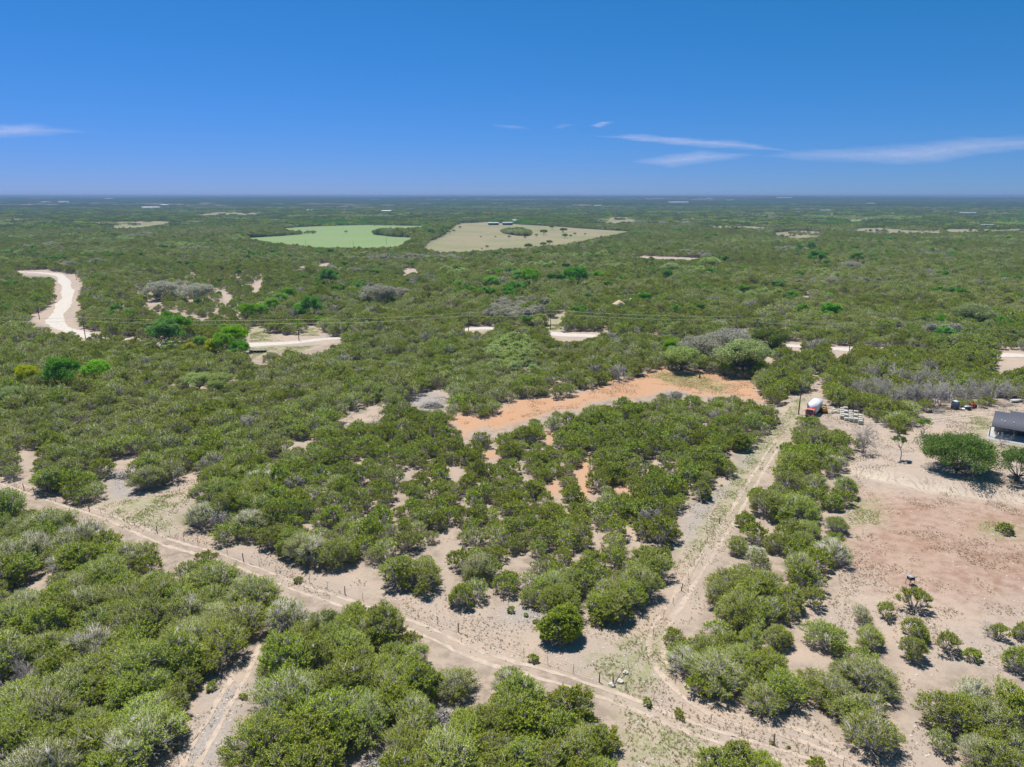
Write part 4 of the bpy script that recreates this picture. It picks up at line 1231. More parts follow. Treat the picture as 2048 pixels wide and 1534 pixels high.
instancer('horizon_woodland', np.stack([X4, Y4, Z4 - 0.5], -1), k, RNG.uniform(0, 6.28, len(X4)), RNG.uniform(1.0, 1.25, len(X4)), BIGC,
          'blue hazy wooded hills along the horizon', 'woodland', RNG.uniform(0.8, 1.5, len(X4)))

# ------------------------------------------------------------------ man-made things
for nm, col, rough, metal, var in [('roof_metal', (0.075, 0.08, 0.105), 0.6, 0.0, 0.06), ('stucco', (0.17, 0.15, 0.13), 0.9, 0, 0.1), ('concrete', (0.47, 0.455, 0.43), 0.9, 0, 0.08),
        ('dark_metal', (0.035, 0.036, 0.04), 0.5, 0.3, 0.2), ('glass', (0.03, 0.035, 0.04), 0.08, 0.0, 0.1), ('wood_post', (0.12, 0.085, 0.06), 0.9, 0, 0.3), ('pole_wood', (0.085, 0.06, 0.045), 0.95, 0, 0.25),
        ('white_paint', (0.74, 0.74, 0.74), 0.45, 0, 0.05), ('red_paint', (0.50, 0.045, 0.03), 0.4, 0, 0.1), ('yellow_paint', (0.55, 0.29, 0.04), 0.5, 0, 0.15), ('rubber', (0.02, 0.02, 0.02), 0.9, 0, 0.2),
        ('limestone', (0.56, 0.53, 0.46), 0.9, 0, 0.14), ('pallet_wood', (0.30, 0.20, 0.12), 0.9, 0, 0.2), ('toilet_shell', (0.10, 0.13, 0.20), 0.5, 0, 0.08), ('wire', (0.42, 0.42, 0.41), 0.5, 0.5, 0.05),
        ('rust', (0.13, 0.075, 0.05), 0.9, 0.2, 0.3), ('weathered', (0.20, 0.15, 0.11), 0.95, 0, 0.3), ('tan_roof', (0.46, 0.36, 0.24), 0.9, 0, 0.1), ('barn_roof', (0.66, 0.68, 0.70), 0.4, 0.3, 0.05),
        ('barn_wall', (0.12, 0.10, 0.09), 0.9, 0, 0.2), ('stone', (0.46, 0.43, 0.39), 0.95, 0, 0.2), ('heap', (0.34, 0.33, 0.325), 0.95, 0, 0.25), ('mulch', (0.33, 0.25, 0.19), 0.95, 0, 0.25)]:
    M[nm] = simple(nm, col, rough, metal, var, 4.0)

def at(px, py, dz=0.0):
    x, y, z = gpt(px, py)
    return (x, y, z + dz)
def part(parent, name, mat, fn):
    b = MB(); fn(b)
    return b.build(name, M[mat], parent)

# --- house: low gable roof over a deep dark porch, its axis along the porch slab
A = np.array(at(1982, 877)); B = np.array(at(2050, 888))
ang = math.atan2(B[1] - A[1], B[0] - A[0])
hs = empty('house', (A[0], A[1], max(A[2], float(height(*A[:2])))), ang)          # local x along the front, y away from the camera
tag(hs, 'single-storey house with dark grey metal roof and deep shaded porch on the bare pad', 'house')
part(hs, 'slab', 'concrete', lambda b: (b.box((10.3, 6.1, 0.0), (22.4, 14.8, 0.36)),))
part(hs, 'wall', 'stucco', lambda b: (b.box((10.4, 9.4, 1.62), (20.6, 6.8, 2.84)),))
def roofpart(b):
    for (x0, x1, ye, yr, ze, zr) in ((-0.4, 2.6, 0.4, 7.6, 2.95, 5.0), (2.6, 21.5, 0.4, 8.6, 2.95, 5.3)):
        yb = 2 * yr - ye
        th = 0.16
        prof = [(ye, ze), (yr, zr), (yb, ze), (yb, ze - th), (yr, zr - th), (ye, ze - th)]
        V = [(x, y, z) for x in (x0, x1) for (y, z) in prof]
        b.add(V, [(0, 1, 7, 6), (1, 2, 8, 7), (2, 3, 9, 8), (3, 4, 10, 9), (4, 5, 11, 10), (5, 0, 6, 11)])
        b.add(V, [(0, 5, 4, 1), (1, 4, 3, 2), (6, 7, 10, 11), (7, 8, 9, 10)])
roof = part(hs, 'roof', 'roof_metal', roofpart)
def ribs(b):
    for i in range(40):
        x = -0.2 + i * 0.54
        yr, zr = (7.6, 5.0) if x < 2.6 else (8.6, 5.3)
        b.tube([(x, 0.42, 2.97), (x, yr - 0.02, zr + 0.02)], 0.014, 4)
part(roof, 'standing_seams', 'roof_metal', ribs)
ch = part(roof, 'chimney', 'dark_metal', lambda b: b.box((6.3, 7.4, 5.5), (1.1, 0.9, 1.7)))
part(hs, 'chimney_cap', 'dark_metal', lambda b: (b.box((6.3, 7.4, 6.39), (1.3, 1.1, 0.08)), b.tube([(6.3, 7.4, 6.43), (6.3, 7.4, 6.75)], 0.12, 6)))
for x, y in ((1.4, 6.0), (2.0, 5.4), (3.8, 5.6)):
    part(roof, 'vent', 'white_paint', lambda b, x=x, y=y: b.tube([(x, y - 2.6, 3.6), (x, y - 2.6, 4.15)], 0.09, 6))
for x in (-0.5, 4.2, 9.0, 13.8, 18.6):
    part(hs, 'post', 'weathered', lambda b, x=x: b.box((x, 1.0, 1.46), (0.22, 0.22, 2.6)))
for x in (3.2, 8.2, 15.5):
    w = part(hs, 'window', 'white_paint', lambda b, x=x: (b.box((x - 0.75, 5.96, 1.8), (0.09, 0.08, 1.5)), b.box((x + 0.75, 5.96, 1.8), (0.09, 0.08, 1.5)), b.box((x, 5.96, 2.55), (1.6, 0.08, 0.09)), b.box((x, 5.96, 1.05), (1.6, 0.08, 0.09))))
    part(w, 'pane', 'glass', lambda b, x=x: b.box((x, 5.965, 1.8), (1.42, 0.03, 1.42)))
d = part(hs, 'door', 'glass', lambda b: b.box((5.7, 5.97, 1.28), (1.8, 0.05, 2.16)))
part(d, 'handle', 'white_paint', lambda b: b.box((5.3, 5.92, 1.2), (0.05, 0.05, 0.25)))
hp = at(1990, 872)
ch_ = empty('porch_chair', (hs.location[0] + math.cos(ang) * 0.9 - math.sin(ang) * 2.6, hs.location[1] + math.sin(ang) * 0.9 + math.cos(ang) * 2.6, hs.location[2] + 0.18), ang + 0.4)
part(ch_, 'seat', 'heap', lambda b: b.box((0, 0, 0.42), (0.6, 0.6, 0.08)))
part(ch_, 'backrest', 'heap', lambda b: b.box((0, 0.29, 0.75), (0.6, 0.07, 0.6)))
for sx in (-1, 1):
    for sy in (-1, 1):
        part(ch_, 'leg', 'heap', lambda b, sx=sx, sy=sy: b.box((sx * 0.26, sy * 0.26, 0.19), (0.06, 0.06, 0.38)))
tag(ch_, 'grey chair on the corner of the house porch', 'chair')

# --- box truck: white body, red cab facing the juniper clump
P0 = np.array(at(1618, 836)); P1 = np.array(at(1636, 817))
dv = P1[:2] - P0[:2]; yaw = math.atan2(dv[1], dv[0])
tk = empty('box_truck', (P0[0], P0[1], P0[2]), yaw)          # local +x runs to the rear
tag(tk, 'white box truck with red cab parked beside the utility pole', 'truck')
body = part(tk, 'cargo_box', 'white_paint', lambda b: b.box((5.4, 0, 2.15), (7.0, 2.4, 2.3)))
part(body, 'roof_rail', 'white_paint', lambda b: (b.box((5.4, 1.16, 3.33), (7.0, 0.08, 0.06)), b.box((5.4, -1.16, 3.33), (7.0, 0.08, 0.06))))
part(body, 'rear_door', 'barn_roof', lambda b: b.box((8.92, 0, 2.1), (0.06, 2.1, 2.0)))
part(tk, 'chassis', 'dark_metal', lambda b: b.box((3.9, 0, 0.78), (9.4, 0.9, 0.3)))
def cabf(b):
    prof = [(0.1, 0.6), (0.0, 1.35), (0.55, 2.35), (1.75, 2.4), (1.75, 0.6)]
    V = [(x - 0.15, y, z) for y in (-1.05, 1.05) for (x, z) in prof]
    b.add(V, [(0, 1, 6, 5), (1, 2, 7, 6), (2, 3, 8, 7), (3, 4, 9, 8), (4, 0, 5, 9)])
    b.add(V, [(0, 4, 3, 2, 1), (5, 6, 7, 8, 9)])
cab = part(tk, 'cab', 'red_paint', cabf)
part(cab, 'windscreen', 'glass', lambda b: b.add([(-0.115, -0.9, 1.45), (-0.115, 0.9, 1.45), (0.335, 0.9, 2.25), (0.335, -0.9, 2.25)], [(0, 1, 2, 3)]))
for sy in (-1, 1):
    part(cab, 'side_window', 'glass', lambda b, sy=sy: b.box((0.9, sy * 1.06, 1.85), (0.8, 0.03, 0.6)))
    part(cab, 'headlight', 'white_paint', lambda b, sy=sy: b.box((-0.1, sy * 0.8, 0.95), (0.1, 0.3, 0.2)))
    part(cab, 'mirror', 'dark_metal', lambda b, sy=sy: b.box((0.35, sy * 1.25, 1.8), (0.08, 0.2, 0.4)))
    for x in (0.9, 6.6, 7.6):
        wh = part(tk, 'wheel', 'rubber', lambda b, x=x, sy=sy: b.tube([(x, sy * 0.8, 0.48), (x, sy * 1.08, 0.48)], 0.48, 14))
        part(wh, 'rim', 'barn_roof', lambda b, x=x, sy=sy: b.tube([(x, sy * 1.04, 0.48), (x, sy * 1.10, 0.48)], 0.24, 10))
# --- small yellow loader behind it
x, y, z = at(1647, 825)
ld = empty('skid_loader', (x, y, z), yaw + 0.5)
tag(ld, 'small orange-yellow loader parked beside the white box truck', 'loader')
lb_ = part(ld, 'body', 'yellow_paint', lambda b: (b.box((0, 0, 0.75), (1.9, 1.1, 0.7)), b.box((-0.75, 0, 1.2), (0.5, 1.0, 0.35))))
cg = part(ld, 'cage', 'dark_metal', lambda b: [b.box((sx * 0.45 + 0.1, sy * 0.46, 1.55), (0.07, 0.07, 0.95)) for sx in (-1, 1) for sy in (-1, 1)] and b.box((0.1, 0, 2.05), (1.1, 1.05, 0.08)))
part(ld, 'seat', 'rubber', lambda b: b.box((0.0, 0, 1.25), (0.45, 0.45, 0.35)))
for sy in (-1, 1):
    part(ld, 'lift_arm', 'yellow_paint', lambda b, sy=sy: b.tube([(-0.9, sy * 0.62, 1.4), (0.5, sy * 0.62, 1.2), (1.35, sy * 0.62, 0.45)], 0.09, 5))
    for x_ in (-0.55, 0.55):
        w = part(ld, 'wheel', 'rubber', lambda b, x_=x_, sy=sy: b.tube([(x_, sy * 0.5, 0.38), (x_, sy * 0.8, 0.38)], 0.38, 12))
        part(w, 'rim', 'yellow_paint', lambda b, x_=x_, sy=sy: b.tube([(x_, sy * 0.78, 0.38), (x_, sy * 0.82, 0.38)], 0.19, 8))
part(ld, 'bucket', 'yellow_paint', lambda b: (b.box((1.75, 0, 0.12), (0.75, 1.5, 0.06)), b.box((1.4, 0, 0.4), (0.06, 1.5, 0.6)), b.box((1.7, 0.75, 0.3), (0.6, 0.05, 0.4)), b.box((1.7, -0.75, 0.3), (0.6, 0.05, 0.4))))

# --- pallets of cut limestone
rngp = np.random.default_rng(77)
sb = MB()
for lv in range(5):
    for i in range(3):
        for j in range(2):
            sb.box(((i - 1) * 0.33 + rngp.normal(0, 0.012), (j - 0.5) * 0.5 + rngp.normal(0, 0.012), 0.22 + lv * 0.185), (0.315, 0.48, 0.175), rngp.normal(0, 0.02))
stone_me = sb.build('stone_stack', M['limestone'], link=False)
pb = MB()
for i in range(3): pb.box(((i - 1) * 0.42, 0, 0.05), (0.1, 1.05, 0.09))
for i in range(6): pb.box((0, (i - 2.5) * 0.19, 0.112), (1.08, 0.12, 0.025))
pal_me = pb.build('pallet', M['pallet_wood'], link=False)
front = [(1683.5, 838), (1692.5, 841.5), (1701.5, 843.5), (1711, 845.5), (1720.5, 848.5)]
back = [(1684, 814), (1690, 815), (1700, 819), (1711, 822.5), (1722, 826)]
GP = 'pallets of cut limestone'
for c in range(5):
    f = np.array(at(*front[c])); k = np.array(at(*back[c]))
    dirv = (k - f)[:2]; L = np.linalg.norm(dirv); dirv /= L
    n = [5, 6, 5, 5, 4][c]
    for r in range(n):
        q = f[:2] + dirv * r * 1.75
        o = empty('stone_pallet', (q[0], q[1], float(height(*q)) + 0.01), math.atan2(dirv[1], dirv[0]) - math.pi / 2 + rngp.normal(0, 0.04), 1.0)
        link_mesh('stone_stack', stone_me, o).scale = (1, 1, [1.0, 0.82, 1.0, 1.15][(c + r * 2) % 4])
        link_mesh('pallet', pal_me, o)
        lab = 'square pallet stack of pale cut limestone blocks on the sandy yard'
        if r == 0: lab = 'limestone pallet at the open near end of its row on the sandy yard'
        if r == n - 1: lab = 'limestone pallet at the wooded end of its row on the sandy yard'
        tag(o, lab, 'pallet', GP)
# loose slabs beside them
for i, (px, py) in enumerate([(1668, 822), (1673, 826), (1663, 826)]):
    x, y, z = at(px, py)
    b = MB()
    for k in range(5): b.box((rngp.normal(0, 0.3), rngp.normal(0, 0.25), 0.08 + 0.12 * k), (rngp.uniform(0.6, 1.1), rngp.uniform(0.5, 0.8), 0.11), rngp.uniform(0, 3))
    o = b.build('stone_slabs', M['limestone']); o.location = (x, y, z)
    tag(o, 'loose heap of pale limestone slabs between the loader and the pallets', 'stones', 'loose slab heaps')

# --- portable toilet
x, y, z = at(1909, 818)
pt = empty('portable_toilet', (x, y, z), 0.12)
tag(pt, 'blue-grey portable toilet with white roof at the wood edge', 'toilet')
part(pt, 'shell', 'toilet_shell', lambda b: b.box((0, 0, 1.12), (1.35, 1.35, 2.1)))
part(pt, 'base', 'dark_metal', lambda b: b.box((0, 0, 0.04), (1.45, 1.45, 0.12)))
def pr(b):
    V = [(sx * 0.74, sy * 0.74, 2.18) for sx, sy in ((-1, -1), (1, -1), (1, 1), (-1, 1))] + [(sx * 0.4, sy * 0.4, 2.42) for sx, sy in ((-1, -1), (1, -1), (1, 1), (-1, 1))]
    b.add(V, [(0, 1, 5, 4), (1, 2, 6, 5), (2, 3, 7, 6), (3, 0, 4, 7), (4, 5, 6, 7), (3, 2, 1, 0)])
part(pt, 'roof', 'white_paint', pr)
dr = part(pt, 'door', 'toilet_shell', lambda b: b.box((0.02, -0.7, 1.1), (0.85, 0.05, 1.9)))
part(dr, 'handle', 'white_paint', lambda b: b.box((0.36, -0.74, 1.1), (0.06, 0.05, 0.16)))
part(pt, 'vent_pipe', 'white_paint', lambda b: b.tube([(0.5, 0.5, 2.2), (0.5, 0.5, 2.75)], 0.05, 6))

# --- flat trailer with lumber and a red tank
x, y, z = at(1936, 817)
tr_ = empty('utility_trailer', (x, y, z), 0.25)
tag(tr_, 'low utility trailer loaded with pale lumber, red box at its end', 'trailer')
part(tr_, 'deck', 'dark_metal', lambda b: b.box((-0.2, 0, 0.55), (3.4, 1.6, 0.12)))
part(tr_, 'lumber', 'barn_roof', lambda b: [b.box((-0.5, -0.55 + 0.27 * k, 0.70 + 0.07 * (k % 2)), (2.6, 0.2, 0.12), 0.03 * (k - 2)) for k in range(5)])
part(tr_, 'red_box', 'red_paint', lambda b: (b.box((1.1, -0.2, 1.05), (0.85, 1.0, 0.9)), b.box((1.1, -0.2, 1.53), (0.6, 0.7, 0.08))))
part(tr_, 'drawbar', 'dark_metal', lambda b: b.tube([(-1.9, 0, 0.5), (-3.0, 0, 0.42)], 0.05, 5))
for sy in (-1, 1):
    w = part(tr_, 'wheel', 'rubber', lambda b, sy=sy: b.tube([(0.1, sy * 0.82, 0.33), (0.1, sy * 1.02, 0.33)], 0.33, 12))
    part(w, 'rim', 'white_paint', lambda b, sy=sy: b.tube([(0.1, sy * 1.0, 0.33), (0.1, sy * 1.04, 0.33)], 0.17, 8))
x, y, z = at(1938.5, 821)
cr = empty('black_crate', (x, y, z), 0.2)
part(cr, 'tub', 'rubber', lambda b: (b.box((0, 0.24, 0.2), (0.9, 0.05, 0.4)), b.box((0, -0.24, 0.2), (0.9, 0.05, 0.4)), b.box((0.43, 0, 0.2), (0.05, 0.44, 0.4)), b.box((-0.43, 0, 0.2), (0.05, 0.44, 0.4))))
part(cr, 'floor', 'rubber', lambda b: b.box((0, 0, 0.04), (0.8, 0.43, 0.05)))
tag(cr, 'low black crate on the driveway in front of the loaded trailer', 'crate')
x, y, z = at(1924, 821)
wb_ = empty('wheelbarrow', (x, y, z), 2.6)
part(wb_, 'tray', 'barn_roof', lambda b: b.add([(-0.4, -0.3, 0.35), (0.4, -0.22, 0.3), (0.4, 0.22, 0.3), (-0.4, 0.3, 0.35), (-0.6, -0.42, 0.65), (0.62, -0.34, 0.62), (0.62, 0.34, 0.62), (-0.6, 0.42, 0.65)], [(0, 1, 2, 3), (0, 4, 5, 1), (1, 5, 6, 2), (2, 6, 7, 3), (3, 7, 4, 0)]))
part(wb_, 'wheel', 'rubber', lambda b: b.tube([(0.75, -0.05, 0.2), (0.75, 0.05, 0.2)], 0.2, 12))
for sy in (-1, 1):
    part(wb_, 'handle', 'weathered', lambda b, sy=sy: b.tube([(0.75, sy * 0.1, 0.2), (-0.3, sy * 0.25, 0.38), (-1.2, sy * 0.33, 0.6)], 0.03, 5))
    part(wb_, 'leg', 'dark_metal', lambda b, sy=sy: b.tube([(-0.4, sy * 0.26, 0.35), (-0.4, sy * 0.28, 0.0)], 0.025, 5))
tag(wb_, 'grey wheelbarrow on the driveway beside the portable toilet', 'wheelbarrow')
x, y, z = at(1950, 816)
dm = MB(); dm.tube([(0, 0, 0.0), (0, 0, 0.85)], 0.42, 14); dm.tube([(0, 0, 0.86), (0, 0, 0.9)], 0.36, 14)
o = dm.build('oil_drum', M['rubber']); o.location = (x, y, z); tag(o, 'black drum in the shade beside the red box on the trailer', 'drum')
x, y, z = at(2033, 804)
bt = MB()
V = []; n = 10
for i in range(n + 1):
    t = i / n; w = 0.75 * math.sin(math.pi * min(1, 0.18 + t * 0.82)) ** 0.7
    V += [(t * 4.2 - 2.1, -w, 0.75), (t * 4.2 - 2.1, -w * 0.55, 0.1), (t * 4.2 - 2.1, w * 0.55, 0.1), (t * 4.2 - 2.1, w, 0.75)]
bt.add(V, [(i * 4 + j, i * 4 + j + 1, i * 4 + j + 5, i * 4 + j + 4) for i in range(n) for j in range(3)])
bt.add([(-1.9, -0.5, 0.72), (1.9, -0.5, 0.72), (1.9, 0.5, 0.72), (-1.9, 0.5, 0.72)], [(0, 1, 2, 3)])
o = bt.build('small_boat', M['white_paint']); o.location = (x, y, z); o.rotation_euler = (0, 0, 0.2)
tag(o, 'small pale covered boat hull lying beside the driveway under bare trees', 'boat')

# --- wooden deer stand on legs in the bare lot
x, y, z = at(1820, 1169)
ds = empty('wooden_stand', (x, y, z), 0.2)
tag(ds, 'small brown wooden stand on splayed legs in the bare lot', 'stand')
bx_ = part(ds, 'box', 'weathered', lambda b: (b.box((0, 0.36, 1.12), (0.85, 0.05, 0.5)), b.box((-0.4, 0, 1.12), (0.05, 0.67, 0.5)), b.box((0.4, 0, 1.12), (0.05, 0.67, 0.5)), b.box((0, -0.36, 1.0), (0.85, 0.05, 0.26)), b.box((0, 0, 0.86), (0.75, 0.66, 0.05))))
part(ds, 'top', 'heap', lambda b: b.box((0, 0.02, 1.42), (0.98, 0.9, 0.06)))
for sx in (-1, 1):
    for sy in (-1, 1):
        part(ds, 'leg', 'wood_post', lambda b, sx=sx, sy=sy: b.tube([(sx * 0.52, sy * 0.46, 0), (sx * 0.38, sy * 0.34, 0.9)], 0.04, 5))
part(ds, 'brace', 'wood_post', lambda b: (b.tube([(-0.5, -0.45, 0.2), (0.46, -0.42, 0.62)], 0.03, 4), b.tube([(0.5, -0.45, 0.2), (-0.46, -0.42, 0.62)], 0.03, 4)))
# dark stump in the red clearing
x, y, z = at(1399, 756)
b = MB(); b.tube([(0, 0, -0.1), (0.05, 0, 0.6), (0.0, 0.05, 1.2), (0.1, 0, 1.5)], [0.34, 0.24, 0.22, 0.08], 7)
b.tube([(0.03, 0, 0.8), (0.4, 0.1, 1.3)], [0.12, 0.04], 5)
o = b.build('tree_stump', M['wood_post']); o.location = (x, y, z); tag(o, 'broken dark stump standing alone in the red clearing', 'stump')
# deer feeder at the road
x, y, z = at(685, 681)
fd = empty('deer_feeder', (x, y, z), 0.3)
part(fd, 'barrel', 'rust', lambda b: b.tube([(0, 0, 1.0), (0, 0, 2.0)], 0.42, 12))
part(fd, 'lid', 'dark_metal', lambda b: b.tube([(0, 0, 2.0), (0, 0, 2.2)], [0.5, 0.1], 12))
for k in range(3):
    a_ = k * 2.094
    part(fd, 'leg', 'dark_metal', lambda b, a_=a_: b.tube([(math.cos(a_) * 0.75, math.sin(a_) * 0.75, 0), (math.cos(a_) * 0.38, math.sin(a_) * 0.38, 1.5)], 0.05, 5))
tag(fd, 'dark barrel feeder on three legs beside the gravel road', 'feeder')

# --- box culvert under the road
x, y, z = at(516, 706)
cv = empty('culvert', (x, y, z), float(math.atan2(at(530, 704)[1] - at(502, 706)[1], at(530, 704)[0] - at(502, 706)[0])))
tag(cv, 'concrete box culvert with dark openings below the gravel road', 'culvert')
part(cv, 'headwall', 'concrete', lambda b: (b.box((0, 0.3, 1.02), (6.4, 0.7, 0.22)), b.box((-3.15, 0.3, 0.45), (0.25, 0.7, 0.92)), b.box((3.15, 0.3, 0.45), (0.25, 0.7, 0.92))))
for k in range(4):
    part(cv, 'divider', 'concrete', lambda b, k=k: b.box((-1.9 + 1.26 * k, 0.45, 0.45), (0.14, 0.4, 0.92)))
part(cv, 'cell_shade', 'rubber', lambda b: b.box((0, 0.75, 0.45), (6.0, 0.1, 0.9)))  # black panel stands in for the shade inside the open cells

# --- cabin with tan pyramid roof in the wood past the side lane
x, y, z = at(1237, 622)
cb = empty('cabin', (x, y, z), 0.6)
tag(cb, 'small cabin with pale tan pyramid roof among junipers past the side lane', 'cabin')
part(cb, 'wall', 'weathered', lambda b: b.box((0, 0, 1.9), (3.6, 3.6, 3.9)))
def pyr(b):
    e = 2.5
    b.add([(-e, -e, 3.7), (e, -e, 3.7), (e, e, 3.7), (-e, e, 3.7), (0, 0, 6.0)], [(0, 1, 4), (1, 2, 4), (2, 3, 4), (3, 0, 4)]); b.add([(-e, -e, 3.7), (e, -e, 3.7), (e, e, 3.7), (-e, e, 3.7)], [(3, 2, 1, 0)])
part(cb, 'roof', 'tan_roof', pyr)
w = part(cb, 'window', 'white_paint', lambda b: b.box((0, -1.82, 2.3), (1.2, 0.06, 0.9)))
part(w, 'pane', 'glass', lambda b: b.box((0, -1.86, 2.3), (1.0, 0.04, 0.7)))

# --- heaps of brush, gravel and mulch
def brush_pile(px, py, wpx, hm, n, label, mat='deadwood', rad=0.05):
    x, y, d_ = size_at(px, py); R = wpx * d_ / F / 2
    rng = np.random.default_rng(int(px))
    b = MB()
    a_ = rng.uniform(0, 6.28, n); q = np.sqrt(rng.random(n)) * R
    c = np.stack([q * np.cos(a_), q * np.sin(a_) * 0.6, hm * (1 - (q / R) ** 2) * rng.uniform(0.1, 1, n)], -1)
    d = unit(rng.normal(size=(n, 3)) * [1, 1, 0.35]); L = rng.uniform(0.6, 2.0, n)[:, None]
    lo = c - d * L / 2; hi = c + d * L / 2
    lo[:, 2] = np.maximum(lo[:, 2], 0.03); hi[:, 2] = np.maximum(hi[:, 2], 0.05)
    cones(b, lo, hi, rng.uniform(0.4, 1.6, n) * rad)
    o = b.build('brush_pile', M[mat]); o.location = (x, y, float(height(x, y)))
    placed.append((x, y, R))
    return tag(o, label, 'brush pile')
brush_pile(864, 814, 46, 1.3, 900, 'grey heap of dead branches in the pale clearing beside the red soil')
brush_pile(1510, 668, 46, 2.2, 1100, 'tall pale grey brush heap on the road bank behind the green oak')
brush_pile(1238, 606, 30, 2.2, 700, 'grey brush heap behind the tan-roofed cabin')
brush_pile(252, 954, 40, 0.7, 420, 'flattened pile of grey branches between two junipers by the fence track')
brush_pile(840, 792, 26, 0.5, 260, 'reddish brown litter pile behind the grey branch heap', 'bark')
brush_pile(1872, 824, 34, 0.7, 320, 'tangle of pale cut branches along the driveway edge')
brush_pile(886, 1440, 60, 0.5, 420, 'low scatter of grey dead branches in the stony gap of the wood')
brush_pile(760, 1530, 70, 0.5, 420, 'pale dead branches lying on stony ground in the near wood')
brush_pile(1280, 958, 24, 0.6, 180, 'small dead branch pile in the thicket')
brush_pile(1690, 822, 24, 0.4, 160, 'low litter of branches behind the pallets')
def mound(px, py, wpx, hm, mat, label, name='gravel_mound', asp=0.7):
    x, y, d_ = size_at(px, py); R = wpx * d_ / F / 2
    rng = np.random.default_rng(int(px) + 1); nr, na = 9, 28
    V = [(0, 0, hm)]; Fs = []
    ph = rng.uniform(0, 6, 4)
    for i in range(1, nr + 1):
        q = i / nr
        for j in range(na):
            a_ = j * 6.2832 / na; k = R * q * (1 + 0.14 * math.sin(2 * a_ + ph[0]) + 0.09 * math.sin(5 * a_ + ph[1]))
            V.append((k * math.cos(a_), k * math.sin(a_) * asp, hm * (math.cos(q * math.pi) * 0.5 + 0.5) + rng.normal(0, 0.03 * hm) - (0.12 if i == nr else 0)))
    b = MB(); b.add(V, [(0, 1 + j, 1 + (j + 1) % na) for j in range(na)])
    b.f.append((np.array([(1 + (i - 1) * na + j, 1 + i * na + j, 1 + i * na + (j + 1) % na, 1 + (i - 1) * na + (j + 1) % na) for i in range(1, nr) for j in range(na)]), 0))
    o = b.build(name, M[mat], smooth=True); o.location = (x, y, float(height(x, y)))
    placed.append((x, y, R))
    return tag(o, label, 'mound')
mound(1262, 612, 26, 4.2, 'barn_roof', 'pale grey rubble mound beside the brush heap behind the cabin')

# --- wire fences: each post a part, each strand a part
def fence(px, n, label, posts_px=(), hgt=1.25, strands=4):
    line = spline(ground(*np.array(px, float).T), 1.0)
    L = np.concatenate([[0], np.cumsum(np.linalg.norm(np.diff(line, axis=0), axis=1))])
    base = (line[0][0], line[0][1], float(height(*line[0])))
    f = empty('wire_fence', base)
    tag(f, label, 'fence')
    pts = []
    for i in range(n):
        t = L[-1] * i / (n - 1)
        pts.append((np.interp(t, L, line[:, 0]), np.interp(t, L, line[:, 1])))
    pts = np.array(pts); z = height(pts[:, 0], pts[:, 1])
    rng = np.random.default_rng(n)
    meT = MB(); meT.tube([(0, 0, -0.2), (0, 0, hgt)], 0.03, 5); meT = meT.build('post', M['rust'], link=False)
    meW = MB(); meW.tube([(0, 0, -0.2), (0, 0, hgt + 0.15)], [0.085, 0.07], 7); meW = meW.build('post', M['wood_post'], link=False)
    for i in range(n):
        o = link_mesh('post', meW if i % 6 == 0 else meT, f)
        o.location = (pts[i, 0] - base[0], pts[i, 1] - base[1], z[i] - base[2]); o.rotation_euler = (rng.normal(0, 0.04), rng.normal(0, 0.04), 0)
    for s_ in range(strands):
        b = MB(); h = 0.3 + s_ * (hgt - 0.35) / (strands - 1)
        b.tube(np.stack([pts[:, 0] - base[0], pts[:, 1] - base[1], z - base[2] + h], -1), 0.006, 3, cap=False)
        b.build('wire', M['rust'], f)
    return f
fence([(-60,948),(85,992),(236,1038),(302,1062),(450,1108),(681,1186),(885,1253),(1006,1297),(1138,1344),(1300,1398),(1454,1458),(1620,1512),(1760,1560)], 52, 'long wire fence with thin posts along the sandy track')
fence([(1226,1370),(1262,1330),(1311,1262),(1360,1186),(1400,1110),(1450,1030)], 14, 'short wire fence running up the cleared lane from the white stones', hgt=1.15)
# corner brace and white stones
x0, y0, z0 = at(1228, 1369); x1, y1, z1 = at(1249, 1345)
b = MB(); b.tube([(0, 0, 0.05), (x1 - x0, y1 - y0, z1 - z0 + 0.9)], 0.05, 6)
o = b.build('brace_rail', M['weathered']); o.location = (x0, y0, z0); tag(o, 'weathered brace rail leaning at the fence corner by white stones', 'rail')
def rockmesh(seed, r):
    import bmesh
    bm = bmesh.new(); bmesh.ops.create_icosphere(bm, subdivisions=2, radius=r)
    rg = np.random.default_rng(seed)
    for v in bm.verts:
        v.co *= 1 + 0.35 * (math.sin(v.co.x * 5 / r + seed) * math.sin(v.co.y * 4 / r) * 0.5 + rg.normal(0, 0.12)); v.co.z *= 0.6
    me = bpy.data.meshes.new('rock'); bm.to_mesh(me); bm.free(); me.materials.append(M['limestone']); return me
for i, (px, py, r, lab) in enumerate([(1224,1371,0.42,'white boulder at the foot of the fence corner'),(1240,1364,0.45,'rounded white boulder beside the leaning brace rail'),(1251,1346,0.38,'white boulder at the upper end of the brace rail')]):
    x, y, z = at(px, py); o = link_mesh('boulder', rockmesh(i, r)); o.location = (x, y, z + r * 0.25); tag(o, lab, 'boulder')

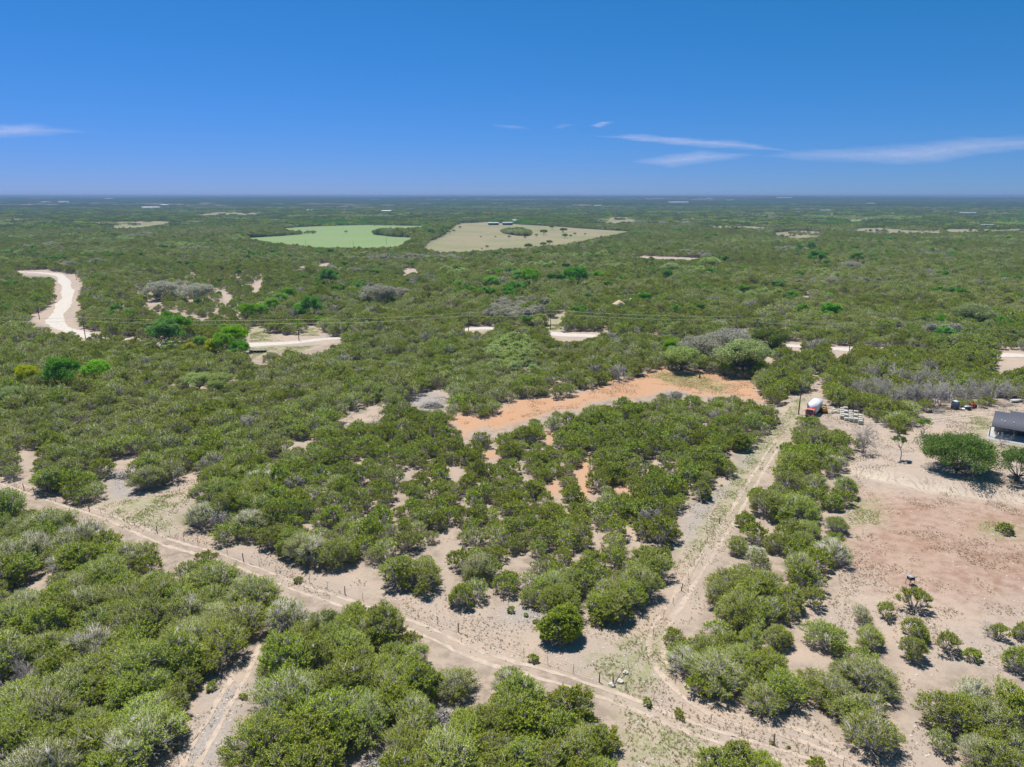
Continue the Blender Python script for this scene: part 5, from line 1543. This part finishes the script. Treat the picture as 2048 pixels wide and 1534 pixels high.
# --- utility poles and wires
def pole(px, py, h, label, arm=False, group=None):
    x, y, z = at(px, py)
    o = empty('utility_pole', (x, y, z)); tag(o, label, 'pole', group)
    part(o, 'pole', 'pole_wood', lambda b: b.tube([(0, 0, -0.3), (0, 0, h)], [0.17, 0.11], 8))
    if arm:
        part(o, 'transformer', 'heap', lambda b: b.tube([(0.32, 0, h - 1.9), (0.32, 0, h - 1.0)], 0.22, 8))
    part(o, 'insulator', 'heap', lambda b: (b.tube([(0, 0, h), (0, 0, h + 0.25)], 0.06, 6), b.tube([(0.08, 0, h - 1.3), (0.25, 0, h - 1.3)], 0.05, 6)))
    return (x, y, z + h)
tops = []
x_l = at(-80, 672)
tops.append((x_l[0], x_l[1], x_l[2] + 8.6))
POLES = [(171,676,'utility pole where the gravel road leaves the bend'),(598,681,'utility pole on the verge above the culvert'),(937,664,'utility pole at the gap where the road shows among trees'),(1101,659,'utility pole at the mouth of the grassy side lane'),
         (1470,674,'utility pole behind the grey oaks at the road bank'),(1758,690,'utility pole beyond the road, past the end of the cleared lane')]
for (px, py, lab) in POLES: tops.append(pole(px, py, 8.6, lab))
x_r = at(2190, 708); tops.append((x_r[0], x_r[1], x_r[2] + 8.6))
for (px, py, h, lab) in [(1174,660,5.0,'short utility pole beside the road past the side lane'),(1698,706,8.0,'utility pole standing on the pale road edge at the lane end'),(79,638,7.5,'utility pole on the inner side of the road bend'),
                      (107,576,6.5,'utility pole on the straight before the road bend'),(153,560,7.5,'utility pole at the top of the road bend'),(304,536,6.0,'lone utility pole in the woodland beyond the bend'),
                      (707,498,9.0,'utility pole at the near edge of the green field'),(773,489,9.0,'utility pole inside the green field'),(612,494,8.0,'thin utility pole at the green field edge by the trees')]:
    pole(px, py, h, lab)
lane_top = pole(1597, 829, 9.2, 'tall dark utility pole beside the white box truck', arm=True)
def wire(a, b_, sag, r=0.035):
    t = np.linspace(0, 1, 25)[:, None]
    P = np.array(a) * (1 - t) + np.array(b_) * t; P[:, 2] -= sag * 4 * (t[:, 0] * (1 - t[:, 0]))
    return P
for dz, lab in ((0.25, 'upper power wire strung along the gravel road poles'), (-1.3, 'lower power wire strung along the gravel road poles')):
    b = MB()
    for a_, c_ in zip(tops[:-1], tops[1:]):
        b.tube(wire((a_[0], a_[1], a_[2] + dz), (c_[0], c_[1], c_[2] + dz), 0.9), 0.035, 4, cap=False)
    tag(b.build('power_wire', M['wire']), lab, 'wire')
x, y, z = at(1698, 706)
b = MB(); b.tube(wire((x, y, z + 7.8), (lane_top[0], lane_top[1], lane_top[2]), 0.8), 0.02, 4, cap=False)
tag(b.build('power_wire', M['wire']), 'service wire from the road pole down to the truck pole', 'wire')

# --- far ranch buildings
def barn(px, py, w_m, d_m, h_m, label, wall='barn_wall', roofm='barn_roof', rz=0.1):
    x, y, z = at(px, py)
    o = empty('barn', (x, y, z - 0.3), rz); tag(o, label, 'building')
    part(o, 'wall', wall, lambda b: b.box((0, 0, h_m / 2), (w_m, d_m, h_m)))
    def rf(b):
        w2, d2, p = w_m / 2 + 0.5, d_m / 2 + 0.6, h_m + d_m * 0.16
        V = [(s_ * w2, yy, zz) for s_ in (-1, 1) for (yy, zz) in ((-d2, h_m + 0.05), (0, p), (d2, h_m + 0.05), (0, h_m + 0.02))]
        b.add(V, [(0, 4, 5, 1), (1, 5, 6, 2), (2, 6, 7, 3), (3, 7, 4, 0)]); b.add(V, [(0, 1, 2, 3), (7, 6, 5, 4)])
    part(o, 'roof', roofm, rf)
    for k in (-1, 1):
        part(o, 'door', 'dark_metal', lambda b, k=k: b.box((k * w_m * 0.22, -d_m / 2 - 0.06, h_m * 0.36), (w_m * 0.2, 0.1, h_m * 0.7)))
barn(987, 450, 21, 12, 4.0, 'dark-walled barn with white roof at the far side of the dry field')
barn(1015, 450, 20, 12, 4.5, 'long pale-roofed barn beside the dark-walled barn on the dry field', 'stucco')
barn(1029, 447, 9, 9, 8.0, 'tall narrow white building behind the pale-roofed barn', 'white_paint')
barn(773, 425, 34, 14, 6.0, 'distant white roof among the woods beyond the green field', 'white_paint')
barn(302, 419, 70, 20, 9.0, 'large far white building below the blue hills', 'white_paint')
barn(330, 413, 40, 20, 8.0, 'far pale building uphill of the large white one', 'tan_roof')
barn(1356, 409, 130, 40, 12.0, 'long bright white building far off in the wooded plain', 'white_paint')
barn(1568, 398, 150, 50, 10.0, 'huge pale quarry shed on the horizon', 'white_paint')
barn(1934, 432, 52, 18, 8.0, 'grey-roofed long shed in the far woods', 'stucco')
barn(1973, 455, 24, 10, 5.0, 'small grey shed near the dry strip far off', 'weathered')
barn(1741, 410, 60, 22, 9.0, 'far white shed at the foot of the pale hillside track', 'white_paint')
barn(128, 407, 60, 20, 12.0, 'white speck of a house in the hazy hills', 'white_paint')
barn(92, 408, 50, 20, 12.0, 'tan house in the hazy hills beside another roof', 'tan_roof')
barn(218, 399, 80, 30, 9.0, 'pale house high on the hazy ridge', 'white_paint')
barn(1418, 399, 50, 30, 9.0, 'tiny white house on the ridge above the long white building', 'white_paint')
barn(1650, 424, 40, 16, 6.0, 'white roof between woods beyond the dry strips', 'white_paint')
barn(620, 423, 24, 12, 5.0, 'small white roof in the woods beyond the green field', 'white_paint')

# ------------------------------------------------------------------ grass, weeds and stones on the bare ground
def tufts(seed, nb, h, r, mat):
    rng = np.random.default_rng(seed); b = MB()
    a_ = rng.uniform(0, 6.28, nb); q = rng.uniform(0, r, nb)
    c = np.stack([q * np.cos(a_), q * np.sin(a_), np.zeros(nb)], -1)
    tip = c + np.stack([np.cos(a_) * h * 0.5, np.sin(a_) * h * 0.5, np.full(nb, h) * rng.uniform(0.6, 1.2, nb)], -1)
    w = np.stack([-np.sin(a_), np.cos(a_), np.zeros(nb)], -1) * 0.022
    V = np.stack([c - w, c + w, tip], 1).reshape(-1, 3)
    b.add(V, np.arange(nb * 3).reshape(-1, 3)); return ('tuft', b.build('tuft', mat, link=False))
M['dry_grass'] = leafmat('dry_grass', (0.24, 0.20, 0.12), (0.36, 0.31, 0.19), (0.48, 0.43, 0.28), transl=0.4)
M['weed'] = leafmat('weed_leaves', (0.20, 0.25, 0.06), (0.30, 0.34, 0.10), (0.42, 0.45, 0.18), transl=0.4)
M['litter'] = leafmat('needle_litter', (0.05, 0.038, 0.028), (0.085, 0.065, 0.05), (0.14, 0.11, 0.085), transl=0.0)
def on_bare(n, polys, seed, pad=0.0, weight=None):
    rng = np.random.default_rng(seed); out = []
    ar = []
    for pg in polys:
        x_, y_ = pg[:, 0], pg[:, 1]; ar.append(abs(np.dot(x_, np.roll(y_, 1)) - np.dot(y_, np.roll(x_, 1))) / 2)
    ar = np.array(ar); ar /= ar.sum()
    for pg, f in zip(polys, ar):
        k = int(n * f); mn, mx = pg.min(0), pg.max(0); got = 0
        for _ in range(40):
            P = rng.uniform(mn, mx, (max(64, k * 3), 2)); P = P[inpoly(P[:, 0], P[:, 1], pg)]
            P = P[(np.hypot(P[:, 0], P[:, 1]) < 330) & (np.abs(P[:, 0]) < 0.8 * P[:, 1] + 15)]
            nz = 0.6 * vnoise(P[:, 0], P[:, 1], 3.0, seed) + 0.4 * vnoise(P[:, 0], P[:, 1], 11.0, seed + 1)
            P = P[nz + rng.normal(0, 0.07, len(P)) > 0.53]
            out.append(P[:k - got]); got += len(out[-1])
            if got >= k: break
    return np.vstack(out)
nearp = [CLEARG[k_] for k_ in ('fence_track', 'pale_lane', 'lot', 'red_clearing', 'heap_clearing', 'pale_patch')]
P = on_bare(40000, nearp, 91)
q = np.random.default_rng(92)
tc_ = variant_collection('dry_tuft_kinds', [tufts(i, 9, 0.13, 0.10, M['dry_grass']) for i in range(3)] + [tufts(7, 9, 0.08, 0.10, M['litter'])])
instancer('dry_grass', np.column_stack([P, height(P[:, 0], P[:, 1])]), np.where(q.random(len(P)) < 0.14, 3, q.integers(0, 3, len(P))), q.uniform(0, 6.28, len(P)), q.uniform(0.5, 1.35, len(P)) ** 1.4, tc_, 'sparse dry grass tufts dotted over the bare soil', 'grass')
P = on_bare(15000, GRASSG, 93)
wc_ = variant_collection('weed_kinds', [tufts(20 + i, 9, 0.11, 0.12, M['weed']) for i in range(3)])
instancer('green_grass', np.column_stack([P, height(P[:, 0], P[:, 1])]), q.integers(0, 3, len(P)), q.uniform(0, 6.28, len(P)), q.uniform(0.6, 1.6, len(P)), wc_, 'thin green grass on the track verges and lane', 'grass')
P = on_bare(5000, [CLEARG[k_] for k_ in ('fence_track', 'pale_lane', 'lot')] + GREYG, 95)
sc_ = variant_collection('pebble_kinds', [('pebble', rockmesh(40 + i, 0.12)) for i in range(4)])
instancer('stones', np.column_stack([P, height(P[:, 0], P[:, 1])]), q.integers(0, 4, len(P)), q.uniform(0, 6.28, len(P)), q.uniform(0.35, 1.2, len(P)) ** 1.8, sc_, 'pale loose stones scattered on the bare ground', 'stones')
# fallen needles, twigs and dead sticks under the junipers at the thicket edges

# ------------------------------------------------------------------ haze and clouds
def make_haze():
    b = MB(); b.box((0, 0, 32.0), (40000, 40000, 70.0))
    m, t = newmat('air'); k = N(t)
    pv = k.n('ShaderNodeVolumePrincipled')
    pv.inputs['Color'].default_value = (0.30, 0.47, 0.76, 1)
    pv.inputs['Density'].default_value = 1.35e-4
    pv.inputs['Anisotropy'].default_value = 0.0
    o = k.n('ShaderNodeOutputMaterial'); k.l(pv.outputs[0], o.inputs['Volume'])
    return tag(b.build('haze', m), 'thin blue haze over the far hills', 'haze', kind='stuff')
make_haze()

def cloudmat():
    m, t = newmat('cirrus'); k = N(t)
    tc = k.n('ShaderNodeNewGeometry')
    mp = k.n('ShaderNodeMapping'); mp.inputs['Scale'].default_value = (1 / 7500.0, 1 / 2600.0, 1.0)
    k.l(tc.outputs['Position'], mp.inputs['Vector'])
    n1 = k.noise(mp.outputs[0], 1.0, 6, 0.6)
    a = k.math('MULTIPLY', k.math('POWER', k.attr('soft'), 0.9), k.ss(n1, 0.28, 0.78))
    a = k.math('MULTIPLY', a, k.attr('thick'))
    d = k.n('ShaderNodeBsdfDiffuse'); d.inputs['Color'].default_value = (0.84, 0.76, 0.82, 1)
    tr = k.n('ShaderNodeBsdfTranslucent'); tr.inputs['Color'].default_value = (0.84, 0.76, 0.82, 1)
    ad = k.n('ShaderNodeMixShader'); ad.inputs[0].default_value = 0.6
    k.l(d.outputs[0], ad.inputs[1]); k.l(tr.outputs[0], ad.inputs[2])
    tp = k.n('ShaderNodeBsdfTransparent')
    mx = k.n('ShaderNodeMixShader'); k.l(a, mx.inputs[0]); k.l(tp.outputs[0], mx.inputs[1]); k.l(ad.outputs[0], mx.inputs[2])
    o = k.n('ShaderNodeOutputMaterial'); k.l(mx.outputs[0], o.inputs['Surface'])
    return m
M['cirrus'] = cloudmat()
def cloud(poly, label, thick, alt=7000.0):
    poly = np.array(poly, float)
    x0, y0 = poly.min(0); x1, y1 = poly.max(0)
    nx, ny = max(8, int((x1 - x0) / 5)), max(8, int((y1 - y0) / 1.2))
    gx, gy = np.meshgrid(np.linspace(x0, x1, nx), np.linspace(y0, y1, ny))
    dx, dy, dz = ray(gx, gy)
    t = (alt - CAMZ) / dz
    # anisotropic distance to the outline, so wisps thin out along their length
    d = np.full(gx.shape, 1e9)
    for i in range(len(poly)):
        a = poly[i]; b_ = poly[(i + 1) % len(poly)]
        d = np.minimum(d, seg_dist(gx / 3.0, gy, a[0] / 3.0, a[1], b_[0] / 3.0, b_[1]))
    ins = inpoly(gx, gy, poly)
    soft = np.where(ins, d, 0) / max(1e-6, (np.where(ins, d, 0)).max())
    z = alt + 120 * np.sin(gx * 0.05) * np.sin(gy * 0.4) + 0 * t
    V = np.stack([dx * t, dy * t, z], -1).reshape(-1, 3)
    keep = ins[:-1, :-1] | ins[1:, :-1] | ins[:-1, 1:] | ins[1:, 1:]
    i, j = np.nonzero(keep)
    Q = np.stack([i * nx + j, i * nx + j + 1, (i + 1) * nx + j + 1, (i + 1) * nx + j], -1)
    b = MB(); b.add(V, Q)
    o = b.build('cirrus_cloud', M['cirrus'], smooth=True)
    a = o.data.attributes.new('soft', 'FLOAT', 'POINT'); a.data.foreach_set('value', soft.ravel().astype(np.float32))
    a = o.data.attributes.new('thick', 'FLOAT', 'POINT'); a.data.foreach_set('value', np.full(soft.size, thick, np.float32))
    return tag(o, label, 'cloud')
cloud([(-160,262),(-60,248),(60,244),(130,256),(185,262),(110,270),(40,276),(-60,280)], 'short pinkish cirrus wisp alone in the blue sky', 0.62)
cloud([(1180,272),(1260,267),(1400,276),(1480,281),(1560,296),(1600,305),(1480,299),(1380,293),(1280,284)], 'long thin curved cirrus streak above the wider cloud bands', 0.62)
cloud([(1255,323),(1330,309),(1400,300),(1520,309),(1450,322),(1340,336)], 'faint lens-shaped cirrus patch under the long streak', 0.62)
cloud([(1510,312),(1600,298),(1720,293),(1830,284),(1930,272),(2048,270),(2240,262),(2240,306),(2048,303),(1960,312),(1880,328),(1800,331),(1700,326),(1600,322)], 'widest pale cirrus band rising from the long streak', 0.62)
cloud([(975,249),(1030,249),(1062,259),(1020,259)], 'tiny faint cirrus tuft beside the small ones', 0.3)
cloud([(1175,251),(1205,242),(1235,245),(1195,256)], 'tiny bright cirrus tuft above the long streak', 0.6)
cloud([(1100,254),(1130,247),(1160,247),(1125,257)], 'tiny dim cirrus tuft between two others', 0.22)
